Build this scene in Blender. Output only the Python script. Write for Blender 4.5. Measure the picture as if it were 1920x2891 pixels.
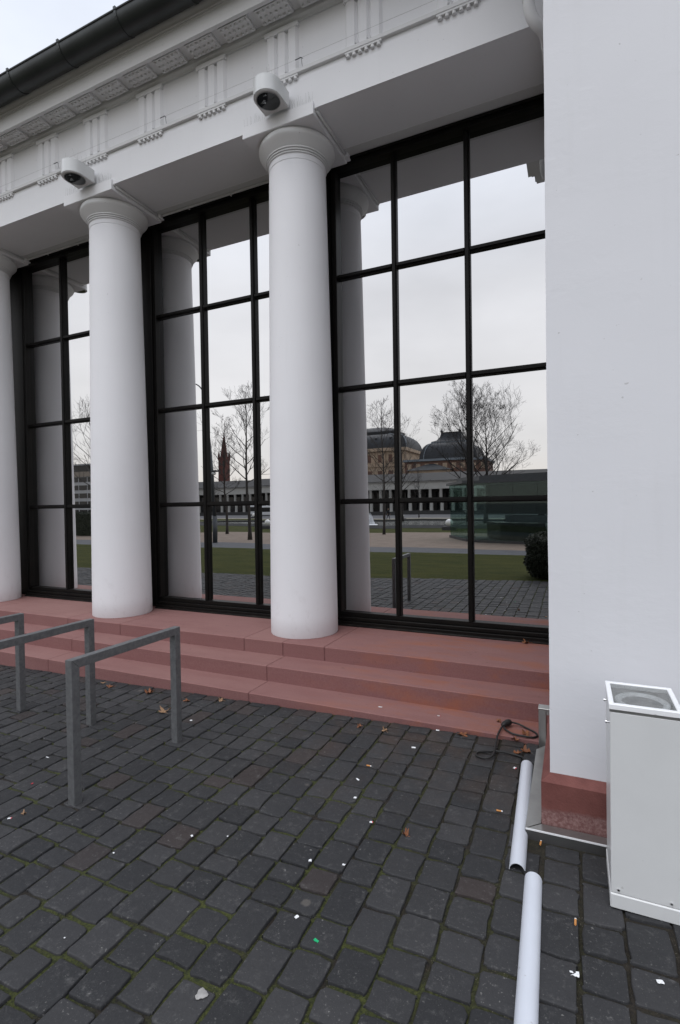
import bpy, math, random
from mathutils import Vector, Matrix, noise
random.seed(7)
PI = math.pi
for o in list(bpy.data.objects):
    bpy.data.objects.remove(o)
SC = bpy.context.scene
COL = SC.collection

# ------------------------------------------------------------------ camera
cam_d = bpy.data.cameras.new('camera')
cam = bpy.data.objects.new('camera', cam_d)
COL.objects.link(cam)
cam_d.sensor_fit = 'VERTICAL'
cam_d.sensor_height = 36.0
cam_d.lens = 17.99
cam_d.clip_start = 0.05
cam_d.clip_end = 3000.0
rr = Vector((0.90915287, 0.41619743, -0.01485793))
uu = Vector((0.00762425, 0.01903712, 0.99978971))
ff = Vector((-0.41639276, 0.90907496, -0.01413446))
M4 = Matrix(((rr.x, uu.x, -ff.x, 0), (rr.y, uu.y, -ff.y, 0), (rr.z, uu.z, -ff.z, 1.6), (0, 0, 0, 1)))
cam.matrix_world = M4
SC.camera = cam

# ------------------------------------------------------------------ world
W = bpy.data.worlds.new('World')
SC.world = W
W.use_nodes = True
nt = W.node_tree
for n in list(nt.nodes):
    nt.nodes.remove(n)
SUN_EL, SUN_ROT = math.radians(64), math.radians(190)
def wn(t, **k):
    n = nt.nodes.new(t)
    for a, b in k.items():
        setattr(n, a, b)
    return n
sky = wn('ShaderNodeTexSky', sky_type='NISHITA', sun_disc=False, sun_elevation=SUN_EL, sun_rotation=SUN_ROT)
bg1 = wn('ShaderNodeBackground')
bg1.inputs['Strength'].default_value = 0.09
nt.links.new(sky.outputs[0], bg1.inputs['Color'])
tc = wn('ShaderNodeTexCoord')
sep = wn('ShaderNodeSeparateXYZ')
nt.links.new(tc.outputs['Generated'], sep.inputs[0])
rampz = wn('ShaderNodeValToRGB')
e = rampz.color_ramp.elements
e[0].position = 0.0; e[0].color = (0.93, 0.86, 0.80, 1)
e[1].position = 1.0; e[1].color = (0.99, 1.10, 1.30, 1)
m = e.new(0.10); m.color = (0.91, 0.89, 0.88, 1)
m = e.new(0.38); m.color = (0.93, 0.935, 0.97, 1)
m = e.new(0.62); m.color = (1.04, 1.10, 1.22, 1)
nt.links.new(sep.outputs['Z'], rampz.inputs[0])
mp = wn('ShaderNodeMapping')
mp.inputs['Scale'].default_value = (1.4, 1.4, 3.5)
nt.links.new(tc.outputs['Generated'], mp.inputs[0])
nz = wn('ShaderNodeTexNoise')
nz.inputs['Scale'].default_value = 1.6
nz.inputs['Detail'].default_value = 5
nt.links.new(mp.outputs[0], nz.inputs['Vector'])
mr = wn('ShaderNodeMapRange')
mr.inputs['From Min'].default_value = 0.3
mr.inputs['From Max'].default_value = 0.7
mr.inputs['To Min'].default_value = 0.86
mr.inputs['To Max'].default_value = 1.08
nt.links.new(nz.outputs[0], mr.inputs[0])
bg2 = wn('ShaderNodeBackground')
nt.links.new(rampz.outputs[0], bg2.inputs['Color'])
mst = wn('ShaderNodeMath', operation='MULTIPLY')
nt.links.new(mr.outputs[0], mst.inputs[0])
# overcast is brighter on the side where the hidden sun stands (-y, behind the viewer)
az = wn('ShaderNodeMapRange', interpolation_type='SMOOTHSTEP')
az.inputs['From Min'].default_value = -0.75
az.inputs['From Max'].default_value = 0.55
az.inputs['To Min'].default_value = 1.42
az.inputs['To Max'].default_value = 0.90
nt.links.new(sep.outputs['Y'], az.inputs[0])
nt.links.new(az.outputs[0], mst.inputs[1])
nt.links.new(mst.outputs[0], bg2.inputs['Strength'])
mx = wn('ShaderNodeMixShader')
mx.inputs[0].default_value = 0.88
nt.links.new(bg1.outputs[0], mx.inputs[1])
nt.links.new(bg2.outputs[0], mx.inputs[2])
wo = wn('ShaderNodeOutputWorld')
nt.links.new(mx.outputs[0], wo.inputs[0])

# ------------------------------------------------------------------ sun (overcast, very soft)
sd = bpy.data.lights.new('sun', 'SUN')
sd.energy = 1.15
sd.angle = math.radians(40)
sd.color = (1.0, 0.96, 0.92)
sun = bpy.data.objects.new('sun', sd)
COL.objects.link(sun)
# sun stands behind the viewer (towards -y), a little left
sdir = Vector((math.sin(SUN_ROT) * math.cos(SUN_EL), math.cos(SUN_ROT) * math.cos(SUN_EL), math.sin(SUN_EL)))
sun.rotation_euler = (-sdir).to_track_quat('-Z', 'Y').to_euler()
SC.view_settings.view_transform = 'Standard'
SC.view_settings.look = 'None'
SC.view_settings.gamma = 1.0
SC.view_settings.exposure = 0.06

# ================================================================== materials
class Mat:
    def __init__(s, name):
        s.m = bpy.data.materials.new(name)
        s.m.use_nodes = True
        s.t = s.m.node_tree
        s.b = s.t.nodes['Principled BSDF']
        s.tc = s.n('ShaderNodeTexCoord')
    def n(s, t, **k):
        n = s.t.nodes.new(t)
        for a, b in k.items():
            setattr(n, a, b)
        return n
    def l(s, a, b):
        s.t.links.new(a, b)
    def set(s, **k):
        for a, v in k.items():
            s.b.inputs[a.replace('_', ' ')].default_value = v
        return s
    def noise(s, scale, detail=4, rough=0.55, vec=None, stretch=None):
        n = s.n('ShaderNodeTexNoise')
        n.inputs['Scale'].default_value = scale
        n.inputs['Detail'].default_value = detail
        n.inputs['Roughness'].default_value = rough
        v = vec or s.tc.outputs['Object']
        if stretch:
            mp = s.n('ShaderNodeMapping')
            mp.inputs['Scale'].default_value = stretch
            s.l(v, mp.inputs[0]); v = mp.outputs[0]
        s.l(v, n.inputs['Vector'])
        return n.outputs[0]
    def mapr(s, v, a, b, c, d):
        n = s.n('ShaderNodeMapRange')
        for i, x in enumerate((a, b, c, d)):
            n.inputs[i + 1].default_value = x
        s.l(v, n.inputs[0])
        return n.outputs[0]
    def mix(s, f, c1, c2, mode='MIX'):
        n = s.n('ShaderNodeMix', data_type='RGBA', blend_type=mode)
        if isinstance(f, (int, float)):
            n.inputs[0].default_value = f
        else:
            s.l(f, n.inputs[0])
        for i, c in ((6, c1), (7, c2)):
            if isinstance(c, tuple):
                n.inputs[i].default_value = c + ((1,) if len(c) == 3 else ())
            else:
                s.l(c, n.inputs[i])
        return n.outputs[2]
    def math(s, op, a, b=None):
        n = s.n('ShaderNodeMath', operation=op)
        for i, x in enumerate((a, b)):
            if x is None: continue
            if isinstance(x, (int, float)): n.inputs[i].default_value = x
            else: s.l(x, n.inputs[i])
        return n.outputs[0]
    def color(s, c):
        s.l(c, s.b.inputs['Base Color'])
    def bump(s, h, strength=0.3, dist=0.01):
        n = s.n('ShaderNodeBump')
        n.inputs['Strength'].default_value = strength
        n.inputs['Distance'].default_value = dist
        s.l(h, n.inputs['Height'])
        s.l(n.outputs[0], s.b.inputs['Normal'])

def simple(name, c, rough=0.6, metal=0.0, var=0.12, sc=8.0, bump=0.0, bd=0.004, spec=0.5):
    M = Mat(name)
    c2 = tuple(max(0, x * (1 - var)) for x in c)
    c3 = tuple(min(1, x * (1 + var)) for x in c)
    f = M.mapr(M.noise(sc), 0.3, 0.7, 0, 1)
    M.color(M.mix(f, c2, c3))
    M.set(Roughness=rough, Metallic=metal)
    M.b.inputs['Specular IOR Level'].default_value = spec
    if bump:
        M.bump(M.noise(sc * 6, 5), bump, bd)
    return M.m

def plaster(name, base, dirt=0.35, col_dirt=False):
    M = Mat(name)
    big = M.mapr(M.noise(0.9, 3), 0.3, 0.7, 0, 1)
    c = M.mix(big, tuple(x * 0.94 for x in base), base)
    streak = M.mapr(M.noise(3.0, 5, 0.6, stretch=(6, 6, 0.35)), 0.56, 0.82, 0, dirt * 0.22)
    c = M.mix(streak, c, (0.42, 0.41, 0.39))
    spots = M.mapr(M.noise(38, 3, 0.5), 0.735, 0.765, 0, dirt)
    c = M.mix(spots, c, (0.16, 0.14, 0.12))
    if col_dirt:
        sp2 = M.n('ShaderNodeSeparateXYZ'); M.l(M.tc.outputs['Object'], sp2.inputs[0])
        lowm = M.mapr(sp2.outputs['Z'], 0.33, 1.0, 1, 0)
        gr = M.mapr(M.noise(11, 6, 0.75, stretch=(1, 1, 0.6)), 0.56, 0.76, 0, 0.38)
        c = M.mix(M.math('MULTIPLY', lowm, gr), c, (0.40, 0.36, 0.34))
        sm = M.mapr(M.noise(2.2, 7, 0.8, stretch=(1, 1, 0.5)), 0.62, 0.72, 0, 0.16)
        c = M.mix(sm, c, (0.50, 0.49, 0.48))
    M.color(c)
    M.set(Roughness=0.75)
    h = M.math('ADD', M.noise(26, 4, 0.6), M.math('MULTIPLY', M.noise(120, 4, 0.7), 0.35))
    pits = M.mapr(M.noise(9, 2, 0.4), 0.66, 0.74, 0, 0.9)
    h2 = M.math('SUBTRACT', h, pits)
    trowel = M.mapr(M.noise(2.6, 5, 0.7, stretch=(1, 1, 2.4)), 0.52, 0.66, 0, 0.75)
    h2 = M.math('ADD', h2, trowel)
    M.bump(h2, 0.10, 0.004)
    return M.m

def glossy_paint(name, c, rough):
    M = Mat(name)
    f = M.mapr(M.noise(5, 4), 0.35, 0.7, 0, 1)
    col = M.mix(f, tuple(x * 0.95 for x in c), c)
    spots = M.mapr(M.noise(30, 2), 0.73, 0.76, 0, 0.35)
    col = M.mix(spots, col, (0.25, 0.24, 0.22))
    M.color(col)
    M.set(Roughness=rough)
    M.bump(M.noise(60, 3), 0.04, 0.002)
    return M.m

m_wall = plaster('white_plaster', (0.70, 0.705, 0.735))
m_col = plaster('white_column_plaster', (0.775, 0.77, 0.79), 0.28, True)
m_arch = plaster('white_architrave_plaster', (0.77, 0.77, 0.785), 0.3)
m_trim = plaster('aged_white_trim', (0.66, 0.66, 0.66), 0.6)
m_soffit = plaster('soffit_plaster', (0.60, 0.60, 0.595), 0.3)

def frame_mat():
    M = Mat('black_bronze_frame')
    f = M.mapr(M.noise(4, 4), 0.3, 0.7, 0, 1)
    M.color(M.mix(f, (0.005, 0.0045, 0.0045), (0.009, 0.008, 0.007)))
    M.set(Roughness=0.42)
    M.b.inputs['Specular IOR Level'].default_value = 0.14
    return M.m
m_frame = frame_mat()

def sill_mat():
    M = Mat('dusty_black_sill')
    f = M.mapr(M.noise(9, 5, 0.65, stretch=(1, 4, 4)), 0.48, 0.75, 0, 0.6)
    M.color(M.mix(f, (0.007, 0.006, 0.006), (0.05, 0.042, 0.034)))
    M.set(Roughness=0.5)
    M.b.inputs['Specular IOR Level'].default_value = 0.15
    return M.m
m_sill = sill_mat()

def mirror_glass():
    M = Mat('coated_mirror_glass')
    t = M.t
    g = M.n('ShaderNodeBsdfGlossy')
    g.inputs['Color'].default_value = (0.618, 0.617, 0.617, 1)
    g.inputs['Roughness'].default_value = 0.004
    b = M.n('ShaderNodeBump')
    b.inputs['Strength'].default_value = 0.05
    b.inputs['Distance'].default_value = 0.004
    M.l(M.noise(2.2, 2, 0.4, stretch=(1.0, 1, 0.6)), b.inputs['Height'])
    M.l(b.outputs[0], g.inputs['Normal'])
    out = [n for n in t.nodes if n.type == 'OUTPUT_MATERIAL'][0]
    M.l(g.outputs[0], out.inputs[0])
    return M.m
m_glass = mirror_glass()

def sandstone():
    M = Mat('red_sandstone')
    f1 = M.mapr(M.noise(1.6, 5, 0.6), 0.3, 0.7, 0, 1)
    c = M.mix(f1, (0.217, 0.112, 0.103), (0.268, 0.149, 0.134))
    at = M.n('ShaderNodeAttribute'); at.attribute_name = 'rnd'
    c = M.mix(M.mapr(at.outputs['Fac'], 0, 1, 0, 0.65), c, (0.20, 0.088, 0.088))
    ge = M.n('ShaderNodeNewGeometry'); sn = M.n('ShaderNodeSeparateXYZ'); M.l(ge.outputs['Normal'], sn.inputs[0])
    front_shade = M.mapr(sn.outputs['Z'], 0.3, 0.8, 0.65, 0.0)     # fronts take the purple stone tint, darkened to paint in their shade
    c = M.mix(front_shade, c, (0.165, 0.066, 0.068))
    fine = M.mapr(M.noise(90, 4, 0.7), 0.3, 0.7, 0, 0.30)
    c = M.mix(fine, c, (0.33, 0.195, 0.17))
    lay = M.mapr(M.noise(4, 5, 0.6, stretch=(0.4, 2.0, 5)), 0.45, 0.75, 0, 0.35)
    c = M.mix(lay, c, (0.17, 0.07, 0.065))
    # orange iron / algae stains on the right hand stretch of the steps
    s = M.n('ShaderNodeSeparateXYZ'); M.l(M.tc.outputs['Object'], s.inputs[0])
    mask = M.mapr(s.outputs['X'], -2.2, -1.1, 0, 1)
    st = M.mapr(M.noise(2.6, 5, 0.65, stretch=(0.8, 2.2, 2)), 0.48, 0.70, 0, 0.65)
    c = M.mix(M.math('MULTIPLY', mask, st), c, (0.30, 0.10, 0.045))
    dk = M.mapr(M.noise(14, 5, 0.7), 0.62, 0.78, 0, 0.6)
    c = M.mix(dk, c, (0.085, 0.045, 0.04))
    M.color(c)
    M.set(Roughness=0.82)
    M.b.inputs['Specular IOR Level'].default_value = 0.3
    M.bump(M.noise(110, 5, 0.7), 0.25, 0.003)
    return M.m
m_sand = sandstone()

def plinth_mat():
    M = Mat('stained_sandstone_plinth')
    f1 = M.mapr(M.noise(5, 6, 0.7), 0.3, 0.7, 0, 1)
    c = M.mix(f1, (0.115, 0.034, 0.029), (0.20, 0.072, 0.060))
    s = M.n('ShaderNodeSeparateXYZ'); M.l(M.tc.outputs['Object'], s.inputs[0])
    zz = M.math('ADD', s.outputs['Z'], M.math('MULTIPLY', M.noise(9, 4), 0.06))
    low = M.mapr(zz, 0.185, 0.20, 1, 0)
    spk = M.mapr(M.noise(70, 4, 0.75), 0.4, 0.65, 0, 1)
    rough = M.mix(spk, (0.15, 0.065, 0.06), (0.27, 0.16, 0.15))
    c = M.mix(low, c, rough)
    sp = M.mapr(M.noise(16, 5, 0.7), 0.6, 0.72, 0, 0.5)
    c = M.mix(sp, c, (0.07, 0.028, 0.025))
    M.color(c)
    M.set(Roughness=0.8)
    M.bump(M.noise(80, 5, 0.7), 0.5, 0.005)
    return M.m
m_plinth = plinth_mat()

def cobble_mat():
    M = Mat('basalt_cobble')
    at = M.n('ShaderNodeAttribute'); at.attribute_name = 'rnd'
    c = M.mix(at.outputs['Fac'], (0.027, 0.0275, 0.029), (0.047, 0.0465, 0.048))
    s = M.n('ShaderNodeSeparateXYZ'); M.l(M.tc.outputs['Object'], s.inputs[0])
    a2 = M.math('FRACT', M.math('MULTIPLY', at.outputs['Fac'], 17.3))
    br = M.math('GREATER_THAN', a2, 0.93)
    c = M.mix(M.math('MULTIPLY', br, 0.55), c, (0.050, 0.036, 0.032))
    big = M.mapr(M.noise(1.1, 4), 0.35, 0.7, 0, 0.35)
    c = M.mix(big, c, (0.030, 0.031, 0.035))
    # brownish dust close to the right end of the steps
    near = M.math('MULTIPLY', M.mapr(s.outputs['Y'], 2.3, 3.3, 0, 1), M.mapr(s.outputs['X'], -2.2, -1.2, 0, 1))
    dn = M.mapr(M.noise(3.5, 5, 0.65), 0.45, 0.7, 0, 0.6)
    c = M.mix(M.math('MULTIPLY', near, dn), c, (0.075, 0.048, 0.034))
    pale = M.mapr(M.noise(17, 6, 0.72), 0.50, 0.72, 0, 0.8)
    scr = M.mapr(M.noise(38, 6, 0.8), 0.50, 0.70, 0, 1)
    c = M.mix(M.math('MULTIPLY', pale, scr), c, (0.19, 0.185, 0.18))
    fl = M.mapr(M.noise(75, 6, 0.62), 0.635, 0.68, 0, 0.8)
    gate = M.mapr(M.noise(6, 4, 0.6), 0.42, 0.66, 0.1, 1)
    c = M.mix(M.math('MULTIPLY', fl, gate), c, (0.22, 0.215, 0.205))
    fl2 = M.mapr(M.noise(210, 3, 0.6), 0.66, 0.70, 0, 0.55)
    c = M.mix(fl2, c, (0.20, 0.195, 0.185))
    gum = M.n('ShaderNodeTexVoronoi'); gum.inputs['Scale'].default_value = 3.1
    gum.inputs['Randomness'].default_value = 1.0
    M.l(M.tc.outputs['Object'], gum.inputs['Vector'])
    gd = M.mapr(M.math('ADD', gum.outputs['Distance'], M.math('MULTIPLY', M.noise(50, 3), 0.05)), 0.075, 0.10, 0.7, 0)
    c = M.mix(gd, c, (0.115, 0.105, 0.095))
    M.color(c)
    r = M.mapr(M.noise(24, 4), 0.3, 0.7, 0.52, 0.75)
    M.l(r, M.b.inputs['Roughness'])
    M.b.inputs['Specular IOR Level'].default_value = 0.2
    h = M.math('ADD', M.noise(34, 5, 0.65), M.math('MULTIPLY', M.noise(9, 3), 1.6))
    M.bump(h, 0.55, 0.006)
    return M.m
m_cob = cobble_mat()

def joint_mat():
    M = Mat('mossy_joint')
    f = M.mapr(M.noise(5, 4, 0.6), 0.37, 0.52, 0, 1)
    soil = M.mix(M.mapr(M.noise(60, 4, 0.7), 0.35, 0.65, 0, 1), (0.008, 0.006, 0.005), (0.026, 0.019, 0.012))
    moss = M.mix(M.mapr(M.noise(90, 3, 0.7), 0.35, 0.65, 0, 1), (0.014, 0.019, 0.004), (0.062, 0.070, 0.013))
    s = M.n('ShaderNodeSeparateXYZ'); M.l(M.tc.outputs['Object'], s.inputs[0])
    far = M.mapr(M.math('ADD', s.outputs['X'], M.math('MULTIPLY', s.outputs['Y'], 0.55)), 0.2, 1.2, 1, 0.12)
    c = M.mix(M.math('MULTIPLY', f, far), soil, moss)
    grit = M.n('ShaderNodeTexVoronoi'); grit.inputs['Scale'].default_value = 120
    M.l(M.tc.outputs['Object'], grit.inputs['Vector'])
    g = M.mapr(grit.outputs['Distance'], 0.12, 0.22, 0.7, 0)
    gg = M.mapr(M.noise(6, 3), 0.5, 0.62, 0, 1)
    c = M.mix(M.math('MULTIPLY', g, gg), c, (0.22, 0.19, 0.15))
    M.color(c)
    M.set(Roughness=0.95)
    M.bump(M.noise(120, 4, 0.7), 0.9, 0.008)
    return M.m
m_joint = joint_mat()

def grass_mat():
    M = Mat('winter_lawn')
    f = M.mapr(M.noise(1.3, 7, 0.8, stretch=(0.6, 1.5, 1)), 0.40, 0.60, 0, 1)
    c = M.mix(f, (0.022, 0.034, 0.009), (0.072, 0.070, 0.018))
    f2 = M.mapr(M.noise(35, 5, 0.75), 0.35, 0.65, 0, 1)
    c = M.mix(f2, c, (0.045, 0.050, 0.013))
    lf = M.mapr(M.noise(22, 4, 0.6), 0.66, 0.70, 0, 0.7)
    c = M.mix(lf, c, (0.17, 0.10, 0.05))
    M.color(c)
    M.set(Roughness=0.9)
    M.b.inputs['Specular IOR Level'].default_value = 0.08
    M.bump(M.noise(60, 5, 0.8), 0.8, 0.03)
    return M.m
m_grass = grass_mat()
def gravel_mat():
    M = Mat('beige_gravel')
    f = M.mapr(M.noise(2.2, 7, 0.8), 0.35, 0.65, 0, 1)
    c = M.mix(f, (0.155, 0.118, 0.092), (0.235, 0.185, 0.150))
    f2 = M.mapr(M.noise(16, 4, 0.8), 0.45, 0.7, 0, 0.6)
    c = M.mix(f2, c, (0.17, 0.125, 0.095))
    M.color(c)
    M.set(Roughness=0.95)
    M.bump(M.noise(30, 5, 0.8), 0.6, 0.02)
    return M.m
m_gravel = gravel_mat()
m_path = simple('grey_stone_path', (0.062, 0.065, 0.073), 0.8, var=0.25, sc=5)
m_road = simple('far_asphalt', (0.075, 0.075, 0.08), 0.85, var=0.2, sc=0.6)
m_kerbp = simple('pale_path', (0.30, 0.27, 0.23), 0.9, var=0.12, sc=1)
m_steel = simple('brushed_stainless', (0.36, 0.36, 0.35), 0.38, metal=0.85, var=0.15, sc=6, bump=0.1)
m_steeld = simple('dull_dark_steel', (0.10, 0.10, 0.10), 0.5, metal=0.6, var=0.2, sc=5)
m_zinc = simple('dark_zinc', (0.035, 0.040, 0.040), 0.42, metal=0.35, var=0.25, sc=3, bump=0.08)
m_pipew = glossy_paint('white_pvc', (0.60, 0.63, 0.69), 0.35)
m_lampw = glossy_paint('white_powder_coat', (0.62, 0.63, 0.63), 0.28)
m_lampf = glossy_paint('bright_white_frame', (0.82, 0.83, 0.84), 0.35)
m_black = simple('black_rubber', (0.010, 0.010, 0.010), 0.55, var=0.2, sc=30)
m_dark = simple('near_black', (0.006, 0.006, 0.007), 0.25, var=0.1)
m_chrome = simple('chrome', (0.75, 0.75, 0.76), 0.12, metal=1.0, var=0.03)
def rack_mat():
    M = Mat('grey_iron_mica_paint')
    f = M.mapr(M.noise(40, 5, 0.7), 0.35, 0.65, 0, 1)
    c = M.mix(f, (0.105, 0.108, 0.112), (0.155, 0.158, 0.162))
    sc_ = M.mapr(M.noise(12, 6, 0.8, stretch=(1, 1, 0.4)), 0.66, 0.74, 0, 0.6)
    c = M.mix(sc_, c, (0.33, 0.33, 0.32))
    M.color(c)
    M.set(Roughness=0.5, Metallic=0.25)
    M.bump(M.noise(200, 3), 0.25, 0.001)
    return M.m
m_rack = rack_mat()
def dusty_glass():
    M = Mat('dusty_cover_glass')
    tr = M.n('ShaderNodeBsdfTransparent'); tr.inputs[0].default_value = (0.86, 0.87, 0.87, 1)
    d = M.n('ShaderNodeBsdfDiffuse'); d.inputs['Color'].default_value = (0.42, 0.42, 0.41, 1)
    g = M.n('ShaderNodeBsdfGlossy'); g.inputs['Roughness'].default_value = 0.12
    x = M.n('ShaderNodeMixShader'); f = M.mapr(M.noise(14, 5, 0.7), 0.35, 0.7, 0.08, 0.34)
    M.l(f, x.inputs[0]); M.l(tr.outputs[0], x.inputs[1]); M.l(d.outputs[0], x.inputs[2])
    y = M.n('ShaderNodeMixShader'); y.inputs[0].default_value = 0.07
    M.l(x.outputs[0], y.inputs[1]); M.l(g.outputs[0], y.inputs[2])
    out = [n for n in M.t.nodes if n.type == 'OUTPUT_MATERIAL'][0]
    M.l(y.outputs[0], out.inputs[0])
    return M.m
m_dglass = dusty_glass()
def green_glass():
    M = Mat('green_tinted_glass')
    tr = M.n('ShaderNodeBsdfTransparent'); tr.inputs[0].default_value = (0.80, 0.87, 0.85, 1)
    gl = M.n('ShaderNodeBsdfGlossy'); gl.inputs['Roughness'].default_value = 0.02
    gl.inputs['Color'].default_value = (0.38, 0.46, 0.45, 1)
    x = M.n('ShaderNodeMixShader'); x.inputs[0].default_value = 0.10
    M.l(tr.outputs[0], x.inputs[1]); M.l(gl.outputs[0], x.inputs[2])
    out = [n for n in M.t.nodes if n.type == 'OUTPUT_MATERIAL'][0]
    M.l(x.outputs[0], out.inputs[0])
    return M.m
m_green = green_glass()
def dark_pane():
    M = Mat('dark_window_glass')
    M.set(Base_Color=(0.012, 0.013, 0.015, 1), Roughness=0.08)
    return M.m
m_dpane = dark_pane()
m_lens = dark_pane()
m_leaf = simple('dry_maple_leaf', (0.20, 0.075, 0.030), 0.7, var=0.45, sc=25)
m_leafp = simple('pale_dry_leaf', (0.30, 0.18, 0.10), 0.7, var=0.35, sc=25)
m_paper = simple('white_paper', (0.78, 0.79, 0.80), 0.8, var=0.06, sc=20)
m_pink = simple('red_print', (0.55, 0.04, 0.06), 0.6, var=0.1)
m_greenp = simple('green_plastic', (0.01, 0.42, 0.16), 0.35, var=0.15, sc=30)
m_butt = simple('orange_filter_paper', (0.55, 0.24, 0.07), 0.8, var=0.2, sc=90)
m_bark = simple('grey_bark', (0.045, 0.040, 0.036), 0.9, var=0.3, sc=6)
m_barkfar = simple('dark_bark', (0.040, 0.036, 0.034), 0.9, var=0.3, sc=3)
m_hedge = simple('dark_evergreen', (0.014, 0.020, 0.008), 0.7, var=0.5, sc=14)
m_slate = simple('dark_slate_roof', (0.026, 0.029, 0.034), 0.6, var=0.25, sc=0.5)
m_slate2 = simple('weathered_slate_roof', (0.021, 0.020, 0.020), 0.7, var=0.3, sc=0.4)
m_ochre = simple('ochre_sandstone', (0.47, 0.36, 0.26), 0.85, var=0.15, sc=0.4)
m_rust = simple('reddish_sandstone', (0.17, 0.095, 0.070), 0.85, var=0.2, sc=0.5)
m_brick = simple('red_brick', (0.115, 0.040, 0.032), 0.85, var=0.25, sc=0.6)
m_cream = simple('cream_render', (0.50, 0.495, 0.47), 0.8, var=0.1, sc=0.5)
m_lead = simple('pale_lead', (0.20, 0.23, 0.26), 0.5, var=0.1, sc=1)
m_officeb = simple('beige_panel', (0.30, 0.255, 0.21), 0.8, var=0.1, sc=0.5)
m_officew = simple('pale_panel', (0.46, 0.46, 0.46), 0.7, var=0.08, sc=0.5)
m_bluep = simple('blue_panel', (0.03, 0.045, 0.10), 0.5, var=0.15, sc=1)
m_bluer = simple('blue_grey_metal', (0.075, 0.10, 0.16), 0.5, var=0.15, sc=0.6)
m_bus = simple('white_bus_paint', (0.72, 0.73, 0.74), 0.3, var=0.04, sc=1)
m_shade = simple('colonnade_interior', (0.038, 0.034, 0.032), 0.9, var=0.35, sc=0.5)
m_globe = simple('white_globe_glass', (0.80, 0.80, 0.78), 0.25, var=0.03)
m_mast = simple('grey_mast_metal', (0.07, 0.075, 0.08), 0.5, metal=0.3, var=0.1)
m_skin = simple('skin', (0.45, 0.27, 0.20), 0.6, var=0.08)
m_navy = simple('dark_blue_cloth', (0.014, 0.018, 0.03), 0.9, var=0.2, sc=20)
m_blackc = simple('black_cloth', (0.008, 0.008, 0.010), 0.9, var=0.2, sc=20)
m_hair = simple('dark_hair', (0.02, 0.014, 0.010), 0.7, var=0.2, sc=40)
m_conc = simple('dark_concrete', (0.055, 0.055, 0.055), 0.8, var=0.15, sc=2)
def water_mat():
    M = Mat('rippled_pond_water')
    M.set(Base_Color=(0.035, 0.042, 0.035, 1), Roughness=0.12)
    M.bump(M.noise(1.5, 6, 0.75), 1.0, 0.35)
    return M.m
m_water = water_mat()
m_foam = simple('white_water', (0.85, 0.87, 0.9), 0.4, var=0.05)

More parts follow.
